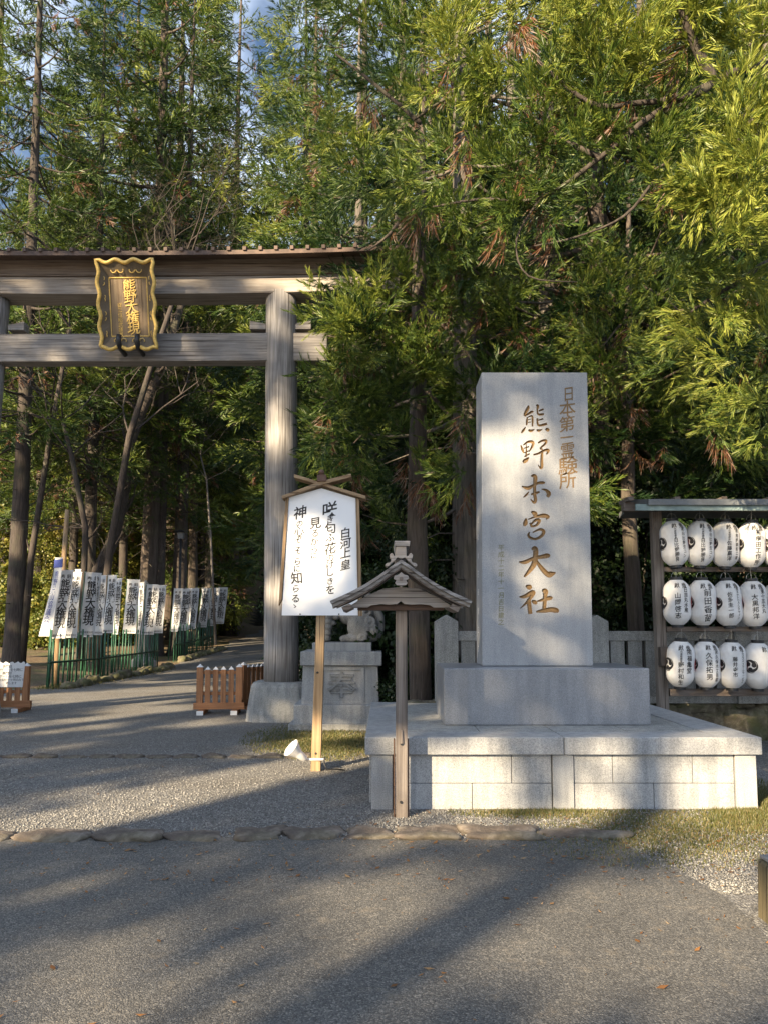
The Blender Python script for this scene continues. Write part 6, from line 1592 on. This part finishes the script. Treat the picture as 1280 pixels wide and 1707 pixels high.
# ------------------------------------------------------------------ tall cedars behind the camera: their boughs throw the dappled shade
E1 = Vector((math.cos(SUN_AZ), -math.sin(SUN_AZ), 0)); HD = Vector((math.sin(SUN_AZ), math.cos(SUN_AZ), 0))
E2 = Vector((math.sin(SUN_AZ) * math.sin(SUN_EL), math.cos(SUN_AZ) * math.sin(SUN_EL), math.cos(SUN_EL)))
def uv(p): return np.array([p.dot(E1), p.dot(E2)])
GAPS = []
def gap(px, py, rx, ry, Y=None, k=1.0):
    f = (lambda x, y: gnd(x, y)) if Y is None else (lambda x, y: at(x, y, Y))
    c = uv(f(px, py)); A = np.stack([uv(f(px + rx, py)) - c, uv(f(px, py + ry)) - c], 1) * k
    GAPS.append((c, np.linalg.inv(A)))
for g_ in [(20, 1378, 60, 16), (110, 1366, 70, 14), (210, 1350, 70, 13), (310, 1330, 70, 13), (405, 1306, 60, 13), (490, 1282, 60, 14), (570, 1268, 55, 14), (610, 1275, 40, 14), (150, 1332, 60, 8), (215, 1318, 50, 7), (345, 1291, 40, 6), (520, 1268, 40, 10),
           (190, 1166, 110, 7), (290, 1150, 80, 6), (250, 1182, 70, 5), (60, 1214, 100, 7), (170, 1200, 60, 5), (330, 1205, 40, 3), (250, 1135, 60, 3), (470, 1250, 30, 10), (560, 1228, 40, 6),
           (1000, 1530, 180, 55), (900, 1490, 120, 25), (1140, 1520, 120, 40), (1230, 1570, 70, 40), (1100, 1600, 130, 25), (640, 1490, 70, 22), (600, 1470, 60, 10), (720, 1640, 120, 14), (300, 1600, 190, 16), (60, 1640, 120, 34), (150, 1665, 150, 20), (450, 1690, 120, 14), (830, 1560, 80, 14), (620, 1590, 80, 10), (1240, 1500, 60, 30), (500, 1560, 110, 9), (350, 1530, 90, 7), (700, 1545, 60, 8), (960, 1640, 140, 16), (1180, 1670, 80, 18), (250, 1700, 150, 10), (830, 1480, 50, 8), (540, 1640, 60, 9), (420, 1475, 50, 5), (130, 1560, 70, 7), (60, 1470, 60, 6), (480, 1640, 70, 9), (560, 1600, 50, 8), (400, 1690, 70, 9), (900, 1440, 50, 5), (640, 1600, 70, 12), (800, 1500, 90, 22), (700, 1575, 60, 12), (860, 1590, 90, 14), (560, 1500, 60, 8), 
           (1120, 1372, 150, 16), (1240, 1352, 70, 22), (1230, 1410, 90, 24), (1010, 1352, 60, 12), (820, 1375, 70, 12), (700, 1380, 40, 10)]: gap(*g_, None, 1.0)
for g_ in [(1130, 1285, 120, 50), (1010, 1290, 40, 40), (790, 1295, 35, 40), (685, 1290, 14, 50), (1230, 1260, 30, 40)]: gap(*g_, PF)
for g_ in [(835, 752, 40, 14), (838, 836, 30, 6), (962, 790, 8, 26), (942, 965, 26, 14), (860, 1075, 44, 8), (952, 1082, 14, 4)]: gap(*g_, MF, 1.15)
for g_ in [(1169, 1000, 6, 24), (1210, 1005, 4, 14), (1250, 920, 8, 14), (1180, 1135, 8, 6), (1262, 1110, 6, 14), (1240, 1165, 30, 8)]: gap(*g_, LY - 0.2)
for g_ in [(540, 940, 34, 46), (520, 890, 20, 14), (580, 960, 10, 40), (508, 985, 10, 12), (532, 1190, 10, 60), (534, 1090, 8, 30), (490, 1252, 12, 12)]: gap(*g_, SY)
for g_ in [(600, 1035, 16, 6), (560, 1030, 10, 4)]: gap(*g_, 12.4)
for g_ in [(470, 720, 14, 30), (472, 990, 16, 24), (460, 640, 8, 14), (215, 500, 26, 26), (225, 560, 16, 6), (60, 575, 26, 4), (300, 572, 20, 3), (560, 480, 40, 8)]: gap(*g_, 13.3)
for g_ in [(560, 545, 60, 40), (620, 540, 60, 40), (680, 540, 50, 40), (720, 600, 30, 30), (600, 500, 50, 30), (545, 700, 20, 20), (775, 690, 24, 24), (765, 800, 24, 24), (540, 760, 18, 18)]: gap(*g_, 10.7)
for g_ in [(1020, 640, 60, 50), (1060, 560, 60, 50), (1000, 540, 40, 40)]: gap(*g_, 10.9)
for g_ in [(560, 245, 90, 70), (620, 290, 60, 50), (720, 290, 60, 60), (760, 100, 110, 90), (600, 20, 90, 60), (690, 60, 60, 60), (850, 120, 60, 60)]: gap(*g_, 8.4)
for g_ in [(683, 880, 24, 30), (922, 560, 24, 60)]: gap(*g_, 14.8)
for g_ in [(1170, 560, 80, 80), (1250, 560, 80, 160), (1220, 700, 80, 60)]: gap(*g_, 8.2)
GC = np.array([g[0] for g in GAPS]); GI = np.array([g[1] for g in GAPS])
def open_to_sun(u_, v_, m=0.21):
    for du, dv in ((0, 0), (m, 0), (-m, 0), (0, m), (0, -m)):
        q = np.array([u_ + du, v_ + dv])[None] - GC; z = np.einsum('nij,nj->ni', GI, q)
        if ((z ** 2).sum(1) < 1).any(): return True
    return False
CR = random.Random(2024)
def vtop(u_):
    if u_ > -8.5: return 6.9 + 5.0 * sstep(-4.3, -5.2, u_) - 3.0 * sstep(-7.6, -8.5, u_) + 0.3 * math.sin(u_ * 1.7) + 0.3 * math.sin(u_ * 4.1)
    if u_ > -10.5: return 8.9 + (u_ + 8.5) / -2.0 * 3.0
    return 11.4 + 2.8 * sstep(-14.5, -16, u_) + 0.8 * math.sin(u_ * 1.3) + 0.5 * math.sin(u_ * 3.7)
trees = {}
step = 0.235; u_ = -27.0
while u_ < 7.5:
    v_ = 0.0
    while v_ < vtop(u_):
        for lay in range(3):
            uu = u_ + CR.uniform(-step, step); vv = v_ + CR.uniform(-step, step)
            if uu < -13 and CR.random() < 0.25: continue
            if -8.5 < uu < -4.3 and vv > 8 and math.sin(uu * 3.1 + 2.2 * vv) + math.sin(vv * 3.3 - 1.7 * uu) > 0.75: continue
            if uu < -14.0 and math.sin(uu * 2.1 + 1.3 * vv) + math.sin(vv * 2.7 - uu) > 0.7: continue
            if open_to_sun(uu, vv): continue
            k = round((uu + 27) / 3.1); trees.setdefault(k, []).append((uu, vv))
        v_ += step
    u_ += step
for k, L_ in trees.items():
    ut = -27 + 3.1 * k; rk = 24.0 + 2.2 * math.sin(k * 2.3); base = E1 * ut - HD * rk
    t = thing("cedar_tree", "tall cedar standing behind the camera whose boughs shade the forecourt", "tree", (base.x, base.y, 0), 0, "cedars behind the viewpoint")
    zmax = max(v * 0.927 + (rk + v * 0.375) / 0.927 * 0.375 for _, v in L_) + 1
    mb = MB(); mb.tube([(0, 0, -0.4), (0, 0, 0.3), (0.05, 0, zmax * 0.5), (0, 0.03, zmax)], [0.5, 0.38, 0.26, 0.03], 12, wob=0.1)
    lv = Leaves()
    for uu, vv in L_:
        s = (rk + vv * 0.375 + CR.gauss(0, 0.9)) / 0.927
        p = E1 * uu + E2 * vv + SUND * s - base
        M3 = orient(math.atan2(p.y, p.x) + CR.gauss(0, 0.7), CR.gauss(0.1, 0.4), CR.uniform(-1, 1)); sc = CR.uniform(0.48, 0.72)
        lv.add(CAST, CR.randrange(4), tuple(np.array(p[:]) - M3[:, 0] * 0.42 * sc), M3, sc, 0.35 + CR.gauss(0, 0.12))
        if CR.random() < 0.10:
            mb.tube([(0, 0, max(1, p.z - 0.3)), (p.x * 0.5, p.y * 0.5, p.z - 0.25), tuple(p)], [0.05, 0.03, 0.01], 4, cap=False)
    mesh_obj("trunk", smooth_mesh(mb, "trunk", M['bark']), t); mesh_obj("crown", lv.mesh("crown", M['cedar']), t)
print("shade sprays", sum(len(x) for x in trees.values()), "tris", sum(len(m.polygons) for m in bpy.data.meshes))
